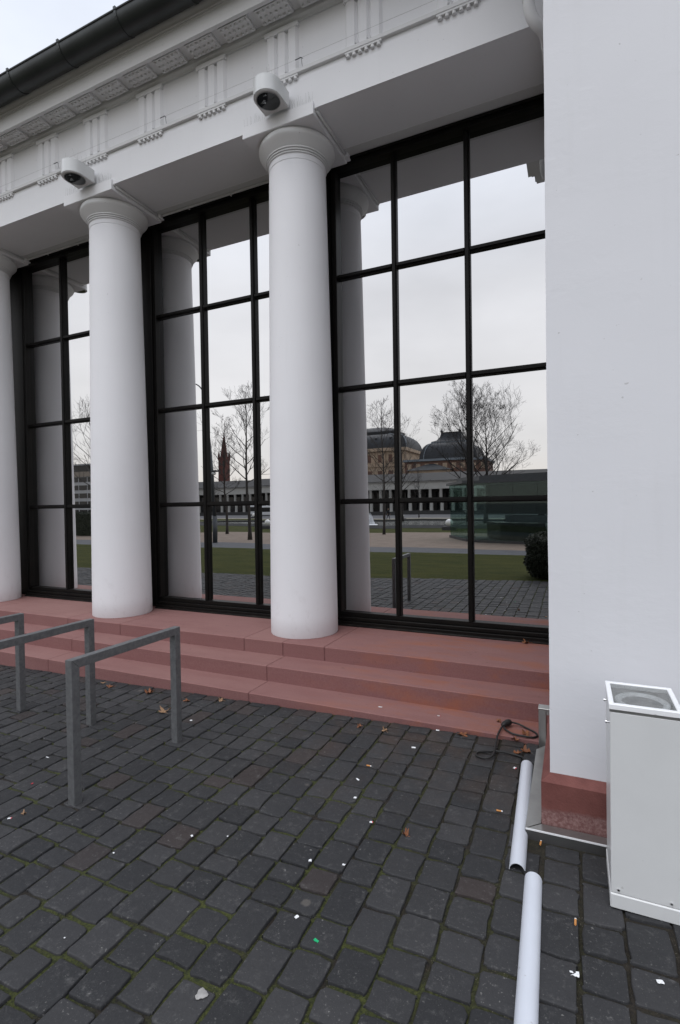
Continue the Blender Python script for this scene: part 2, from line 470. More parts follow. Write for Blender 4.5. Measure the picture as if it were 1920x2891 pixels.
# ================================================================== geometry helpers
class MB:
    def __init__(s):
        s.v, s.f, s.r, s.mi = [], [], [], []
        s.cr = 0.5; s.cm = 0
    def add(s, vs, fs):
        b = len(s.v)
        s.v.extend([tuple(x) for x in vs])
        for f in fs:
            s.f.append(tuple(b + i for i in f)); s.r.append(s.cr); s.mi.append(s.cm)
        return s
    def box(s, x0, x1, y0, y1, z0, z1, bev=0.0, M=None):
        if x0 > x1: x0, x1 = x1, x0
        if y0 > y1: y0, y1 = y1, y0
        if z0 > z1: z0, z1 = z1, z0
        if bev <= 0:
            vs = [(x, y, z) for z in (z0, z1) for y in (y0, y1) for x in (x0, x1)]
            fs = [(0, 2, 3, 1), (4, 5, 7, 6), (0, 1, 5, 4), (2, 6, 7, 3), (0, 4, 6, 2), (1, 3, 7, 5)]
        else:
            b = min(bev, (x1 - x0) / 2.01, (y1 - y0) / 2.01, (z1 - z0) / 2.01)
            vs = []; idx = {}
            for ix, (xo, xs) in enumerate(((x0, 1), (x1, -1))):
                for iy, (yo, ys) in enumerate(((y0, 1), (y1, -1))):
                    for iz, (zo, zs) in enumerate(((z0, 1), (z1, -1))):
                        for a in range(3):
                            p = [xo + xs * b, yo + ys * b, zo + zs * b]
                            p[a] = (xo, yo, zo)[a]
                            idx[(ix, iy, iz, a)] = len(vs); vs.append(tuple(p))
            fs = []
            I = lambda *k: idx[k]
            for s_ in (0, 1):
                q = [I(s_, 0, 0, 0), I(s_, 0, 1, 0), I(s_, 1, 1, 0), I(s_, 1, 0, 0)]; fs.append(q if s_ == 0 else q[::-1])
                q = [I(0, s_, 0, 1), I(1, s_, 0, 1), I(1, s_, 1, 1), I(0, s_, 1, 1)]; fs.append(q if s_ == 0 else q[::-1])
                q = [I(0, 0, s_, 2), I(0, 1, s_, 2), I(1, 1, s_, 2), I(1, 0, s_, 2)]; fs.append(q if s_ == 0 else q[::-1])
            for a_ in (0, 1):
                for b_ in (0, 1):
                    q = [I(a_, b_, 0, 0), I(a_, b_, 1, 0), I(a_, b_, 1, 1), I(a_, b_, 0, 1)]; fs.append(q if (a_ + b_) % 2 else q[::-1])
                    q = [I(a_, 0, b_, 0), I(a_, 1, b_, 0), I(a_, 1, b_, 2), I(a_, 0, b_, 2)]; fs.append(q[::-1] if (a_ + b_) % 2 else q)
                    q = [I(0, a_, b_, 1), I(1, a_, b_, 1), I(1, a_, b_, 2), I(0, a_, b_, 2)]; fs.append(q if (a_ + b_) % 2 else q[::-1])
            for k in range(8):
                ix, iy, iz = k & 1, (k >> 1) & 1, k >> 2
                q = [I(ix, iy, iz, 0), I(ix, iy, iz, 1), I(ix, iy, iz, 2)]
                fs.append(q if (ix + iy + iz) % 2 == 0 else q[::-1])
        if M is not None:
            vs = [tuple(M @ Vector(v)) for v in vs]
        return s.add(vs, fs)
    def tube(s, pts, rad, n=8, cap=True):
        pts = [Vector(p) for p in pts]
        if not hasattr(rad, '__len__'): rad = [rad] * len(pts)
        up = None; vs = []
        for i, p in enumerate(pts):
            d = (pts[min(i + 1, len(pts) - 1)] - pts[max(i - 1, 0)])
            if d.length < 1e-9: d = Vector((0, 0, 1))
            d.normalize()
            if up is None:
                up = Vector((0, 0, 1)) if abs(d.z) < 0.9 else Vector((1, 0, 0))
            a = d.cross(up)
            if a.length < 1e-6: a = d.cross(Vector((0, 1, 0)))
            a.normalize(); b = a.cross(d); up = b
            for k in range(n):
                t = 2 * PI * k / n
                vs.append(p + (a * math.cos(t) + b * math.sin(t)) * rad[i])
        fs = []
        for i in range(len(pts) - 1):
            for k in range(n):
                k2 = (k + 1) % n
                fs.append((i * n + k, i * n + k2, (i + 1) * n + k2, (i + 1) * n + k))
        if cap:
            fs.append(tuple(range(n))[::-1]); fs.append(tuple((len(pts) - 1) * n + k for k in range(n)))
        return s.add(vs, [f[::-1] for f in fs])
    def lathe(s, prof, cx=0, cy=0, cz=0, n=32, sx=1, sy=1):
        vs = []; fs = []
        for r, z in prof:
            for k in range(n):
                t = 2 * PI * k / n
                vs.append((cx + r * math.cos(t) * sx, cy + r * math.sin(t) * sy, cz + z))
        for i in range(len(prof) - 1):
            for k in range(n):
                k2 = (k + 1) % n
                fs.append((i * n + k, i * n + k2, (i + 1) * n + k2, (i + 1) * n + k))
        fs.append(tuple(range(n))[::-1]); fs.append(tuple((len(prof) - 1) * n + k for k in range(n)))
        return s.add(vs, fs)
    def extr_x(s, prof, x0, x1):
        # prof: closed list of (y,z), extruded along x
        n = len(prof)
        vs = [(x0, y, z) for y, z in prof] + [(x1, y, z) for y, z in prof]
        fs = [(i, (i + 1) % n, n + (i + 1) % n, n + i) for i in range(n)]
        fs.append(tuple(range(n))[::-1]); fs.append(tuple(range(n, 2 * n)))
        return s.add(vs, fs)
    def extr_z(s, prof, z0, z1):
        n = len(prof)
        vs = [(x, y, z0) for x, y in prof] + [(x, y, z1) for x, y in prof]
        fs = [(i, (i + 1) % n, n + (i + 1) % n, n + i) for i in range(n)]
        fs.append(tuple(range(n))[::-1]); fs.append(tuple(range(n, 2 * n)))
        return s.add(vs, fs)
    def build(s, name, mat, parent=None, smooth=False, rnd=False, angle=None):
        me = bpy.data.meshes.new(name)
        me.from_pydata(s.v, [], s.f)
        mats = mat if isinstance(mat, (list, tuple)) else [mat]
        for m_ in mats: me.materials.append(m_)
        if len(mats) > 1:
            me.polygons.foreach_set('material_index', s.mi)
        if rnd:
            a = me.attributes.new('rnd', 'FLOAT', 'FACE')
            a.data.foreach_set('value', s.r)
        if smooth:
            me.polygons.foreach_set('use_smooth', [True] * len(me.polygons))
            if angle:
                me.set_sharp_from_angle(angle=math.radians(angle))
        me.update()
        o = bpy.data.objects.new(name, me)
        COL.objects.link(o)
        if parent is not None:
            o.parent = parent
            if True:
                o.matrix_parent_inverse = PARENT_INV.get(parent.name, Matrix())
        return o
PARENT_INV = {}
def smooth_path0(ctrl, n=12):
    P_ = [Vector(c) for c in ctrl]; out = []
    for i in range(len(P_) - 1):
        a = P_[max(i - 1, 0)]; b = P_[i]; c = P_[i + 1]; d = P_[min(i + 2, len(P_) - 1)]
        for k in range(n):
            t_ = k / n
            out.append(0.5 * ((2 * b) + (c - a) * t_ + (2 * a - 5 * b + 4 * c - d) * t_ ** 2 + (3 * b - a - 3 * c + d) * t_ ** 3))
    out.append(P_[-1]); return out
def thing(name, label, cat, loc=(0, 0, 0), group=None):
    o = bpy.data.objects.new(name, None)
    COL.objects.link(o)
    o.location = loc
    o.empty_display_size = 0.2
    PARENT_INV[o.name] = Matrix.Translation(Vector(loc)).inverted()
    o['label'] = label; o['category'] = cat
    if group: o['group'] = group
    return o
def tag(o, label, cat, group=None):
    o['label'] = label; o['category'] = cat
    if group: o['group'] = group
    return o
def struct(o):
    o['kind'] = 'structure'
    return o
def recenter(o):
    # move the origin of a single mesh object to the bottom centre of its bounds
    me = o.data
    xs = [v.co.x for v in me.vertices]; ys = [v.co.y for v in me.vertices]; zs = [v.co.z for v in me.vertices]
    c = Vector(((min(xs) + max(xs)) / 2, (min(ys) + max(ys)) / 2, min(zs)))
    me.transform(Matrix.Translation(-c)); o.location = c
    return o
def copy_tree(o, loc=None, parent=None):
    c = o.copy(); COL.objects.link(c)
    if parent is not None:
        inv = o.matrix_parent_inverse.copy()
        c.parent = parent
        c.matrix_parent_inverse = inv
    if loc is not None: c.location = loc
    for ch in list(o.children):
        copy_tree(ch, None, c)
    return c

# ground height
def T(x, y):
    xc = min(max(x, -7.0), 1.5)
    gx = 0.0225 * (xc + 2.4)
    if y >= 0: return gx
    k = max(0.0, 1 + y / 6.0)
    return gx * k + 0.011 * y

# ================================================================== ground
def sheet(name, poly_fn, xs, ys, dz, mat):
    mb = MB(); nx, ny = len(xs), len(ys)
    vs = []
    for j, y in enumerate(ys):
        for i, x in enumerate(xs):
            X, Y = poly_fn(x, y) if poly_fn else (x, y)
            vs.append((X, Y, T(X, Y) + dz))
    fs = [(j * nx + i, j * nx + i + 1, (j + 1) * nx + i + 1, (j + 1) * nx + i) for j in range(ny - 1) for i in range(nx - 1)]
    mb.add(vs, fs)
    return struct(mb.build(name, mat, smooth=True))
def rng(a, b, n): return [a + (b - a) * i / (n - 1) for i in range(n)]
XS = [-900, -400, -150, -60, -30, -20, -14, -10, -8.5, -7, -6, -5, -4, -3, -2, -1, 0, 1, 1.5, 3, 6, 12, 30, 80, 300, 900]
YS = [-1500, -700, -300, -150, -100, -60, -40, -25, -16, -10, -6, -4.5, -3, -2, -1, -0.5, 0, 1, 2, 3, 3.6, 5, 9, 20, 60, 300, 900]
sheet('ground', None, XS, YS, -0.022, m_road)
# joint bed under the cobbles, edge of the paving runs slightly oblique
def edge_y(x): return -0.86 - 0.048 * x * (1 if x > -13 else 1) if x > -13 else -0.24
bx = rng(-20, -7, 60) + rng(-6.95, 3.5, 330) + [4.5, 6]
def bedfn(x, t): 
    y0 = edge_y(x); return x, y0 + (3.60 - y0) * t
sheet('paving_bed', bedfn, bx, rng(0, 1, 130), -0.0100, m_joint)
bed = bpy.data.objects['paving_bed']
for v in bed.data.vertices:
    if -7 < v.co.x < 3.6:
        v.co.z += 0.0055 * noise.noise(Vector((v.co.x * 2.3, v.co.y * 2.3, 5))) + 0.0025 * noise.noise(Vector((v.co.x * 14, v.co.y * 14, 1))) - 0.001


XL = [-160, -90, -60, -40, -30, -24, -20, -16, -13, -11, -9, -7, -5, -3, -1.5, 0, 1.5, 4, 10, 25, 60, 120]
def band(ya, yb):
    def fn(x, t):
        a, b = ya(x), yb(x); return x, a + (b - a) * t
    return fn
cl = lambda x, a, b: min(max(x, a), b)
y_l1 = lambda x: -7.05 + 0.02 * cl(-x, 0, 14)
y_p1 = lambda x: -8.9 - 0.05 * cl(-x, 0, 16) 
y_g1 = lambda x: -21.8 + 0.17 * cl(-x - 8, 0, 24)
y_l2 = lambda x: -67.0
sheet('lawn', band(lambda x: y_l1(x) - 0.05, edge_y), XL, rng(0, 1, 14), -0.004, m_grass)
sheet('grey_path', band(lambda x: y_p1(x) - 0.05, y_l1), XL, rng(0, 1, 6), -0.006, m_path)
sheet('gravel_path', band(lambda x: y_g1(x) - 0.05, y_p1), XL, rng(0, 1, 8), -0.008, m_gravel)
sheet('far_lawn', band(lambda x: y_l2(x) - 0.05, y_g1), XL, rng(0, 1, 12), -0.010, m_grass)
sheet('pale_path', band(lambda x: -72.0, y_l2), XL, rng(0, 1, 4), 0.0, m_kerbp)
# pond
PC = (-11.0, -40.5); PA, PB = 30.0, 11.5
mb = MB(); N = 72; ring = []
vs = [(PC[0], PC[1], T(*PC) + 0.02)]
for k in range(N):
    t = 2 * PI * k / N
    x, y = PC[0] + PA * math.cos(t), PC[1] + PB * math.sin(t)
    vs.append((x, y, T(x, y) + 0.02))
mb.add(vs, [(0, 1 + k, 1 + (k + 1) % N) for k in range(N)])
struct(mb.build('pond_water', m_water))
mb = MB(); pts = []
prof = [(1.0, 0.0), (1.0, 0.22), (1.018, 0.24), (1.03, 0.0)]
vs = []; fs = []
for k in range(N):
    t = 2 * PI * k / N
    for (s_, h) in prof:
        x, y = PC[0] + (PA + (s_ - 1) * 20) * math.cos(t), PC[1] + (PB + (s_ - 1) * 20) * math.sin(t)
        vs.append((x, y, T(x, y) + h))
for k in range(N):
    for q in range(3):
        a = k * 4 + q; b = ((k + 1) % N) * 4 + q
        fs.append((a, a + 1, b + 1, b))
mb.add(vs, fs)
struct(mb.build('pond_kerb', m_conc))

# cobbles: courses run towards the steps, real stones with soft edges
def stone(mb, x0, x1, y0, y1, fine):
    cx, cy = (x0 + x1) / 2, (y0 + y1) / 2
    hx, hy = (x1 - x0) / 2, (y1 - y0) / 2
    rc = min(hx, hy) * random.uniform(0.10, 0.28)
    pts = []
    cseg = 3 if fine else 1
    for (sx_, sy_, a0) in ((1, 1, 0), (-1, 1, 90), (-1, -1, 180), (1, -1, 270)):
        r_ = rc * random.uniform(0.7, 1.3)
        for k in range(cseg + 1):
            a = math.radians(a0 + 90.0 * k / cseg)
            pts.append((cx + sx_ * (hx - r_) + r_ * math.cos(a), cy + sy_ * (hy - r_) + r_ * math.sin(a)))
        if fine:
            # mid point of the side that follows
            if sx_ == 1 and sy_ == 1: pts.append((cx + random.uniform(-.3, .3) * hx, cy + hy))
            elif sx_ == -1 and sy_ == 1: pts.append((cx - hx, cy + random.uniform(-.3, .3) * hy))
            elif sx_ == -1: pts.append((cx + random.uniform(-.3, .3) * hx, cy - hy))
            else: pts.append((cx + hx, cy + random.uniform(-.3, .3) * hy))
    jit = 0.0042
    pts = [(x + random.uniform(-jit, jit), y + random.uniform(-jit, jit)) for x, y in pts]
    n = len(pts)
    dz = random.gauss(0, 0.0016)
    tx, ty = random.gauss(0, 0.010), random.gauss(0, 0.010)
    def zt(x, y): return T(x, y) + dz + tx * (x - cx) + ty * (y - cy)
    vs = []
    for sc_, dd in ((1.0, -0.022), (1.0, -0.0035), (0.975, -0.0006), (0.92, 0.0)):
        for x, y in pts:
            X, Y = cx + (x - cx) * sc_, cy + (y - cy) * sc_
            vs.append((X, Y, zt(X, Y) + dd))
    fs = []
    for q in range(3):
        for i in range(n):
            j = (i + 1) % n
            fs.append((q * n + i, q * n + j, (q + 1) * n + j, (q + 1) * n + i))
    vs.append((cx, cy, zt(cx, cy) + random.uniform(0.0, 0.0015)))
    for i in range(n):
        fs.append((3 * n + i, 3 * n + (i + 1) % n, 4 * n))
    mb.cr = random.random()
    mb.add(vs, fs)
mb = MB()
pitch = 0.150
i0 = int((-19.8 + 0.61) / pitch); i1 = int((3.4 + 0.61) / pitch)
ph = random.uniform(0, 9)
def xw(i, y):
    x = -0.61 + pitch * i
    k = 0.012 * math.sin(y * 1.3 + i * 0.9 + ph) + 0.010 * math.sin(y * 0.55 + i * 0.37)
    lean = 0.05 * cl((2.3 - y) * 0.0 + (x + 0.45) * 1.2, 0, 1) * cl((y - 1.5), 0, 1.0)
    return x + k * 0.6 + lean
for i in range(i0, i1):
    fine = -6.5 < -0.61 + pitch * i < 1.0
    xa = -0.61 + pitch * i
    y = edge_y(xa) + random.uniform(-0.08, 0.02)
    if not fine: y = max(y, -1.2)
    while y < 3.482:
        L = random.choice((0.115, 0.135, 0.15, 0.155, 0.17, 0.19, 0.215)) * random.uniform(0.94, 1.06)
        y2 = min(y + L, 3.482)
        if 3.482 - y2 < 0.06: y2 = 3.482
        g = random.uniform(0.0050, 0.0115)
        ym = (y + y2) / 2
        x0 = xw(i, ym) + random.uniform(0.0040, 0.0095); x1 = xw(i + 1, ym) - random.uniform(0.0040, 0.0095)
        inside = (x1 > -0.20 and y2 > 2.50)
        if inside and x0 > -0.20:
            if y < 2.47:
                y2b = 2.478
                if y2b - y > 0.05: stone(mb, x0, x1, y + g, y2b - g, fine)
        elif inside:
            if x0 < -0.24: stone(mb, x0, -0.222, y + g, y2 - g, fine)
        else:
            stone(mb, x0, x1, y + g, y2 - g, fine and y > -0.2)
        y = y2
cob = struct(mb.build('cobble_pavement', m_cob, smooth=True, rnd=True, angle=50))

# ================================================================== the hall
BS = (-2.5, 4.55, 0.33)
hall = thing('colonnaded_hall', 'white neoclassical hall with round columns, black-framed mirror windows and red sandstone steps', 'building', BS)
YF = 4.19          # face of architrave and frieze
YG = 5.018         # glass plane
X_L = -13.4        # left end of what is built
X_R = -0.114       # return wall of the wing
AB = 5.20          # underside of the architrave
COLX = [-2.5, -5.02, -7.54, -10.06]

# --- steps, built of separate blocks with thin joints
def step(name, y0, y1, z0, z1, joints, ends=0.0):
    mb = MB()
    xs = [X_L] + sorted(joints) + [X_R - 0.030 + ends]
    for a, b in zip(xs, xs[1:]):
        mb.cr = random.random()
        mb.box(a + 0.0012, b - 0.0012, y0, y1, z0, z1, 0.006)
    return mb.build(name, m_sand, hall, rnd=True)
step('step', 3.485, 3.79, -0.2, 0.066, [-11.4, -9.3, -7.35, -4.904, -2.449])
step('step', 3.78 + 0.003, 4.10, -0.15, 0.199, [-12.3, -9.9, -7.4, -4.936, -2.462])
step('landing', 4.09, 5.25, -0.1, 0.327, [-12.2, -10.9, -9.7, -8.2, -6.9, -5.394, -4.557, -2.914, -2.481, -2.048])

# --- columns
def shaft_r(t):   # t 0 at foot, 1 at neck
    return 0.3385 - 0.055 * (t ** 1.25)
zb, zn = 0.327, 4.885
prof = [(shaft_r(0) - 0.004, zb), (shaft_r(0), zb + 0.006)] + [(shaft_r(i / 24), zb + (zn - zb) * i / 24) for i in range(1, 25)]
prof += [(0.2795, zn + 0.003), (0.2795, zn + 0.009), (0.284, zn + 0.012), (0.285, zn + 0.062)]
cap = [(0.284, zn + 0.061), (0.297, zn + 0.064), (0.297, zn + 0.074), (0.290, zn + 0.076), (0.290, zn + 0.080), (0.305, zn + 0.083), (0.305, zn + 0.093),
       (0.298, zn + 0.095), (0.298, zn + 0.099), (0.313, zn + 0.102), (0.313, zn + 0.113), (0.308, zn + 0.115)]
zc0, zc1 = zn + 0.117, 5.090
for i in range(13):
    a = i / 12
    cap.append((0.311 + 0.068 * math.sin(a * PI / 2), zc0 + (zc1 - zc0) * a + 0.010 * math.sin(a * PI)))
for i in range(1, 6):
    a = i / 5 * PI / 2
    cap.append((0.379 - 0.016 * (1 - math.cos(a)), 5.090 + 0.044 * math.sin(a)))
col0 = None
for i, cx in enumerate(COLX):
    if col0 is None:
        mb = MB(); mb.lathe(prof, cx, 4.555, 0, 72)
        c = mb.build('column', m_col, hall, smooth=True, angle=35)
        mb = MB(); mb.lathe(cap, cx, 4.555, 0, 72)
        mb.build('capital', m_trim, c, smooth=True, angle=35)
        mb = MB(); mb.box(cx - 0.385, cx + 0.385, 4.165, 4.925, 5.135, 5.250, 0.004)
        mb.box(cx + 0.362, cx + 0.3845, 4.20, 4.88, 5.21, 5.249, 0.003)
        mb.box(cx + 0.335, cx + 0.425, 4.845, 4.935, 5.155, 5.235, 0.006)
        mb.box(cx - 0.425, cx - 0.335, 4.845, 4.935, 5.155, 5.235, 0.006)
        mb.build('abacus', m_arch, c)
        col0 = c
    else:
        copy_tree(col0, Vector((cx - COLX[0], 0, 0)), hall)
# cable duct running along the right edge of each abacus
for cx in COLX[:3]:
    mb = MB(); mb.tube([(cx + 0.399, 4.215, 5.180), (cx + 0.399, 4.845, 5.180)], 0.013, 8)
    mb.box(cx + 0.3855, cx + 0.404, 4.19, 4.86, 5.192, 5.1995)
    mb.build('cable_duct', m_trim, hall, smooth=True)

# --- architrave with soffit, frieze, cornice
mb = MB()
mb.box(X_L, X_R - 0.004, YF, 5.30, AB, 5.555)
arch = mb.build('architrave', m_arch, hall)
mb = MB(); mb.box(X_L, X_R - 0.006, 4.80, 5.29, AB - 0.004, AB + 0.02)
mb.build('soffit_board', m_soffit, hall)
mb = MB(); mb.box(X_L, X_R - 0.004, YF + 0.006, 5.30, 5.555, 6.06)
mb.build('frieze', m_arch, hall)
mb = MB(); mb.box(X_L, X_R - 0.005, YF - 0.030, YF + 0.05, 5.552, 5.590, 0.003)
mb.build('taenia', m_trim, hall)
PIT = 0.812
TX = [-2.44 + PIT * k for k in range(-13, 3)]
tri0 = None; gut0 = None; mut0 = None
for cx in TX:
    if tri0 is None:
        mb = MB(); w = 0.165; y1 = YF + 0.012; y0 = YF - 0.020
        gw = 0.052
        # three bars with v-grooves between
        xs = [-w, -w + 0.022]
        segs = [(-0.150, -0.078), (-0.036, 0.036), (0.078, 0.150)]
        for a, b in segs:
            mb.extr_z([(cx + a, y0), (cx + a, y1), (cx + b, y1), (cx + b, y0)][::-1], 5.595, 5.985)
        for a, b in ((-0.078, -0.036), (0.036, 0.078)):
            mid = (a + b) / 2
            mb.extr_z([(cx + a, y0), (cx + mid, y0 + 0.028), (cx + b, y0), (cx + b, y1), (cx + a, y1)], 5.615, 5.970)
        for a, b in ((-0.172, -0.150), (0.150, 0.172)):
            inner = -0.150 if a < 0 else 0.150; outer = a if a < 0 else b
            P_ = [(cx + inner, y0), (cx + outer, y0 + 0.024), (cx + outer, y1), (cx + inner, y1)]
            mb.extr_z(P_ if a > 0 else P_[::-1], 5.595, 5.985)
        mb.box(cx - 0.178, cx + 0.178, y0 - 0.008, y1, 5.985, 6.028, 0.002)
        tri0 = mb.build('triglyph', m_arch, hall); tx0 = cx
        mb = MB(); mb.box(cx - 0.172, cx + 0.172, YF - 0.026, YF + 0.01, 5.534, 5.5515, 0.002)
        for k in range(6):
            gx = cx - 0.143 + k * 0.0572
            mb.lathe([(0.019, 5.509), (0.0185, 5.512), (0.0150, 5.5345)], gx, YF - 0.012, 0, 10)
        gut0 = mb.build('guttae', m_trim, hall)
    else:
        for src in (tri0, gut0):
            c = src.copy(); COL.objects.link(c); c.location = (cx - tx0, 0, 0)
# bed mould
mb = MB()
mb.extr_x([(YF + 0.02, 6.030), (YF - 0.012, 6.030), (YF - 0.018, 6.044), (YF - 0.040, 6.056), (YF - 0.048, 6.078), (YF - 0.048, 6.10), (YF + 0.02, 6.10)], X_L, X_R - 0.01)
mb.build('bed_mould', m_trim, hall)
# corona slab with drip lip
mb = MB()
mb.extr_x([(YF + 0.03, 6.098), (3.955, 6.098), (3.955, 6.066), (3.915, 6.060), (3.915, 6.208), (3.905, 6.214), (3.905, 6.226), (YF + 0.03, 6.226)], X_L, X_R - 0.01)
mb.build('corona', m_trim, hall)
# mutules
nm = 0
for k in range(-28, 5):
    cx = -2.44 + PIT / 2 * k
    if cx + 0.16 > X_R: continue
    if mut0 is None:
        mb = MB(); mb.box(cx - 0.160, cx + 0.160, 3.968, 4.130, 6.068, 6.0995, 0.002)
        for a in range(6):
            for b in range(3):
                mb.lathe([(0.0105, 6.052), (0.0125, 6.055), (0.0125, 6.0685)], cx - 0.1325 + a * 0.053, 3.994 + b * 0.054, 0, 8)
        mut0 = mb.build('mutule', m_trim, hall); mx0 = cx
    else:
        c = mut0.copy(); COL.objects.link(c); c.location = (cx - mx0, 0, 0)
# cyma above the corona
pr = [(3.905, 6.224)]
for i in range(9):
    a = i / 8
    pr.append((3.895 - 0.030 * (0.5 - 0.5 * math.cos(a * PI)), 6.232 + 0.062 * a))
pr += [(3.870, 6.310), (4.3, 6.310), (4.3, 6.224)]
mb = MB(); mb.extr_x(pr, X_L, X_R - 0.01)
mb.build('cyma_moulding', m_trim, hall, smooth=True, angle=40)
# gutter: half round trough
gy, gz, gr = 3.760, 6.350, 0.125
pr = []
for i in range(17):
    a = PI + PI * i / 16
    pr.append((gy + gr * math.cos(a), gz + gr * math.sin(a)))
for i in range(17):
    a = 2 * PI - PI * i / 16
    pr.append((gy + (gr - 0.006) * math.cos(a), gz + (gr - 0.006) * math.sin(a)))
mb = MB(); mb.extr_x(pr, X_L, X_R - 0.01)
mb.tube([(X_L, gy - gr, gz + 0.004), (X_R - 0.01, gy - gr, gz + 0.004)], 0.011, 8)
gut = mb.build('gutter', m_zinc, hall, smooth=True, angle=40)
br0 = None
for k in range(17):
    cx = -0.75 - 0.80 * k
    if br0 is None:
        mb = MB(); pr = []
        for i in range(17):
            a = PI + PI * i / 16; pr.append((gy + (gr + 0.006) * math.cos(a), gz + (gr + 0.006) * math.sin(a)))
        for i in range(17):
            a = 2 * PI - PI * i / 16; pr.append((gy + (gr - 0.002) * math.cos(a), gz + (gr - 0.002) * math.sin(a)))
        mb.extr_x(pr, cx - 0.014, cx + 0.014)
        mb.box(cx - 0.014, cx + 0.014, gy - gr - 0.012, gy - gr + 0.004, gz, gz + 0.03)
        br0 = mb.build('gutter_bracket', m_zinc, gut); bx0 = cx
    else:
        c = br0.copy(); COL.objects.link(c); c.location = (cx - bx0, 0, 0)
# roof above the gutter
mb = MB(); mb.extr_x([(3.89, 6.311), (3.82, 6.38), (9.5, 8.2), (9.5, 6.311)], X_L, X_R - 0.02)
mb.build('roof', m_slate, hall)

# --- windows, one per bay
def bar_v(mb, x, z0, z1, w=0.054):
    mb.box(x - w / 2, x + w / 2, 4.985, 5.03, z0, z1, 0.003)
    mb.box(x - 0.018, x + 0.018, 4.962, 4.9855, z0 + .003, z1 - .003, 0.003)
def bar_h(mb, x0, x1, z, w=0.054):
    mb.box(x0, x1, 4.988, 5.03, z - w / 2, z + w / 2, 0.003)
    mb.box(x0, x1, 4.967, 4.9885, z - 0.016, z + 0.016, 0.003)
def window(xl, xr, mull, label):
    mb = MB()
    z0, z1 = 0.458, 5.125
    mb.box(xl, xr, 4.905, 5.06, 0.329, 0.372, 0.004)       # foot board
    mb.box(xl, xr, 4.935, 5.06, 0.3725, 0.412, 0.006)
    mb.box(xl, xr, 4.968, 5.06, 0.4125, z0, 0.004)
    mb.box(xl, xr, 4.930, 5.06, z1, AB - 0.006, 0.004)        # head
    mb.box(xl, xr, 4.905, 4.9295, AB - 0.032, AB - 0.006, 0.004)
    mb.box(xl, xl + 0.045, 4.950, 5.055, z0, z1, 0.004)
    mb.box(xr - 0.045, xr, 4.950, 5.055, z0, z1, 0.004)
    w = mb.build('window', m_frame, hall)
    w['label'] = label
    xs = [xl + 0.045] + mull + [xr - 0.045]
    zs = [z0, 1.633, 2.83, 4.015, z1]
    for x in mull:
        mb = MB(); bar_v(mb, x, z0, z1); mb.build('mullion', m_frame, w)
    for z in zs[1:-1]:
        mb = MB()
        for i, (a, b) in enumerate(zip(xs, xs[1:])):
            a2 = a + (0.027 if i else 0); b2 = b - (0.027 if i < len(xs) - 2 else 0)
            bar_h(mb, a2, b2, z)
        mb.build('transom', m_frame, w)
    for j in range(4):
        for i in range(len(xs) - 1):
            a = xs[i] - 0.002; b = xs[i + 1] + 0.002
            mb = MB(); mb.box(a, b, YG, YG + 0.008, zs[j] + 0.0, zs[j + 1] - 0.0)
            pc = Vector(((a + b) / 2, YG, (zs[j] + zs[j + 1]) / 2))
            rx_, rz_ = random.gauss(0, 0.0005), random.gauss(0, 0.0005)      # every pane sits a hair out of true
            mb.v = [tuple(Matrix.Rotation(rx_, 3, 'X') @ (Matrix.Rotation(rz_, 3, 'Z') @ (Vector(v) - pc)) + pc) for v in mb.v]
            mb.build('pane', m_glass, w)
    # dark sill flashing
    mb = MB(); mb.extr_x([(4.880, 0.3285), (4.880, 0.336), (4.903, 0.346), (4.903, 0.3285)], xl, xr)
    mb.build('sill', m_sill, w)
window(-2.312, -0.150, [-1.64, -0.91], 'right-hand bay window of twelve mirror panes beside the wing wall')
window(-4.832, -2.688, [-4.080, -3.345], 'middle bay window of twelve mirror panes between two round columns')
window(-7.352, -5.208, [-6.555, -5.85], 'left bay window of twelve mirror panes half hidden by a column')
window(-9.872, -7.728, [-9.13, -8.42], 'window bay beyond the farthest column')
for i, cx in enumerate(COLX):
    mb = MB()
    mb.box(cx - 0.187, cx + 0.187, 4.990, 5.10, 0.33, AB - 0.005, 0.004)
    mb.box(cx - 0.150, cx + 0.150, 4.965, 4.9895, 0.34, AB - 0.008, 0.004)
    mb.build('window_post', m_frame, hall)
mb = MB(); mb.box(-0.149, X_R + 0.002, 4.96, 5.06, 0.33, AB - 0.005)
mb.build('window_post', m_frame, hall)
mb = MB(); mb.box(X_L, X_R, 5.10, 5.28, 0.2, AB)
mb.build('back_wall', m_dark, hall)
# cable conduit at the top of the frames (left bays only)
for a, b in ((-7.10, -5.46), (-4.58, -2.93)):
    mb = MB(); mb.box(a, b, 4.868, 4.886, AB - 0.030, AB - 0.006, 0.003)
    for k in (0.25, 0.62):
        x = a + (b - a) * k; mb.box(x - 0.006, x + 0.006, 4.862, 4.90, AB - 0.036, AB - 0.002)
    mb.build('conduit', m_soffit, hall)

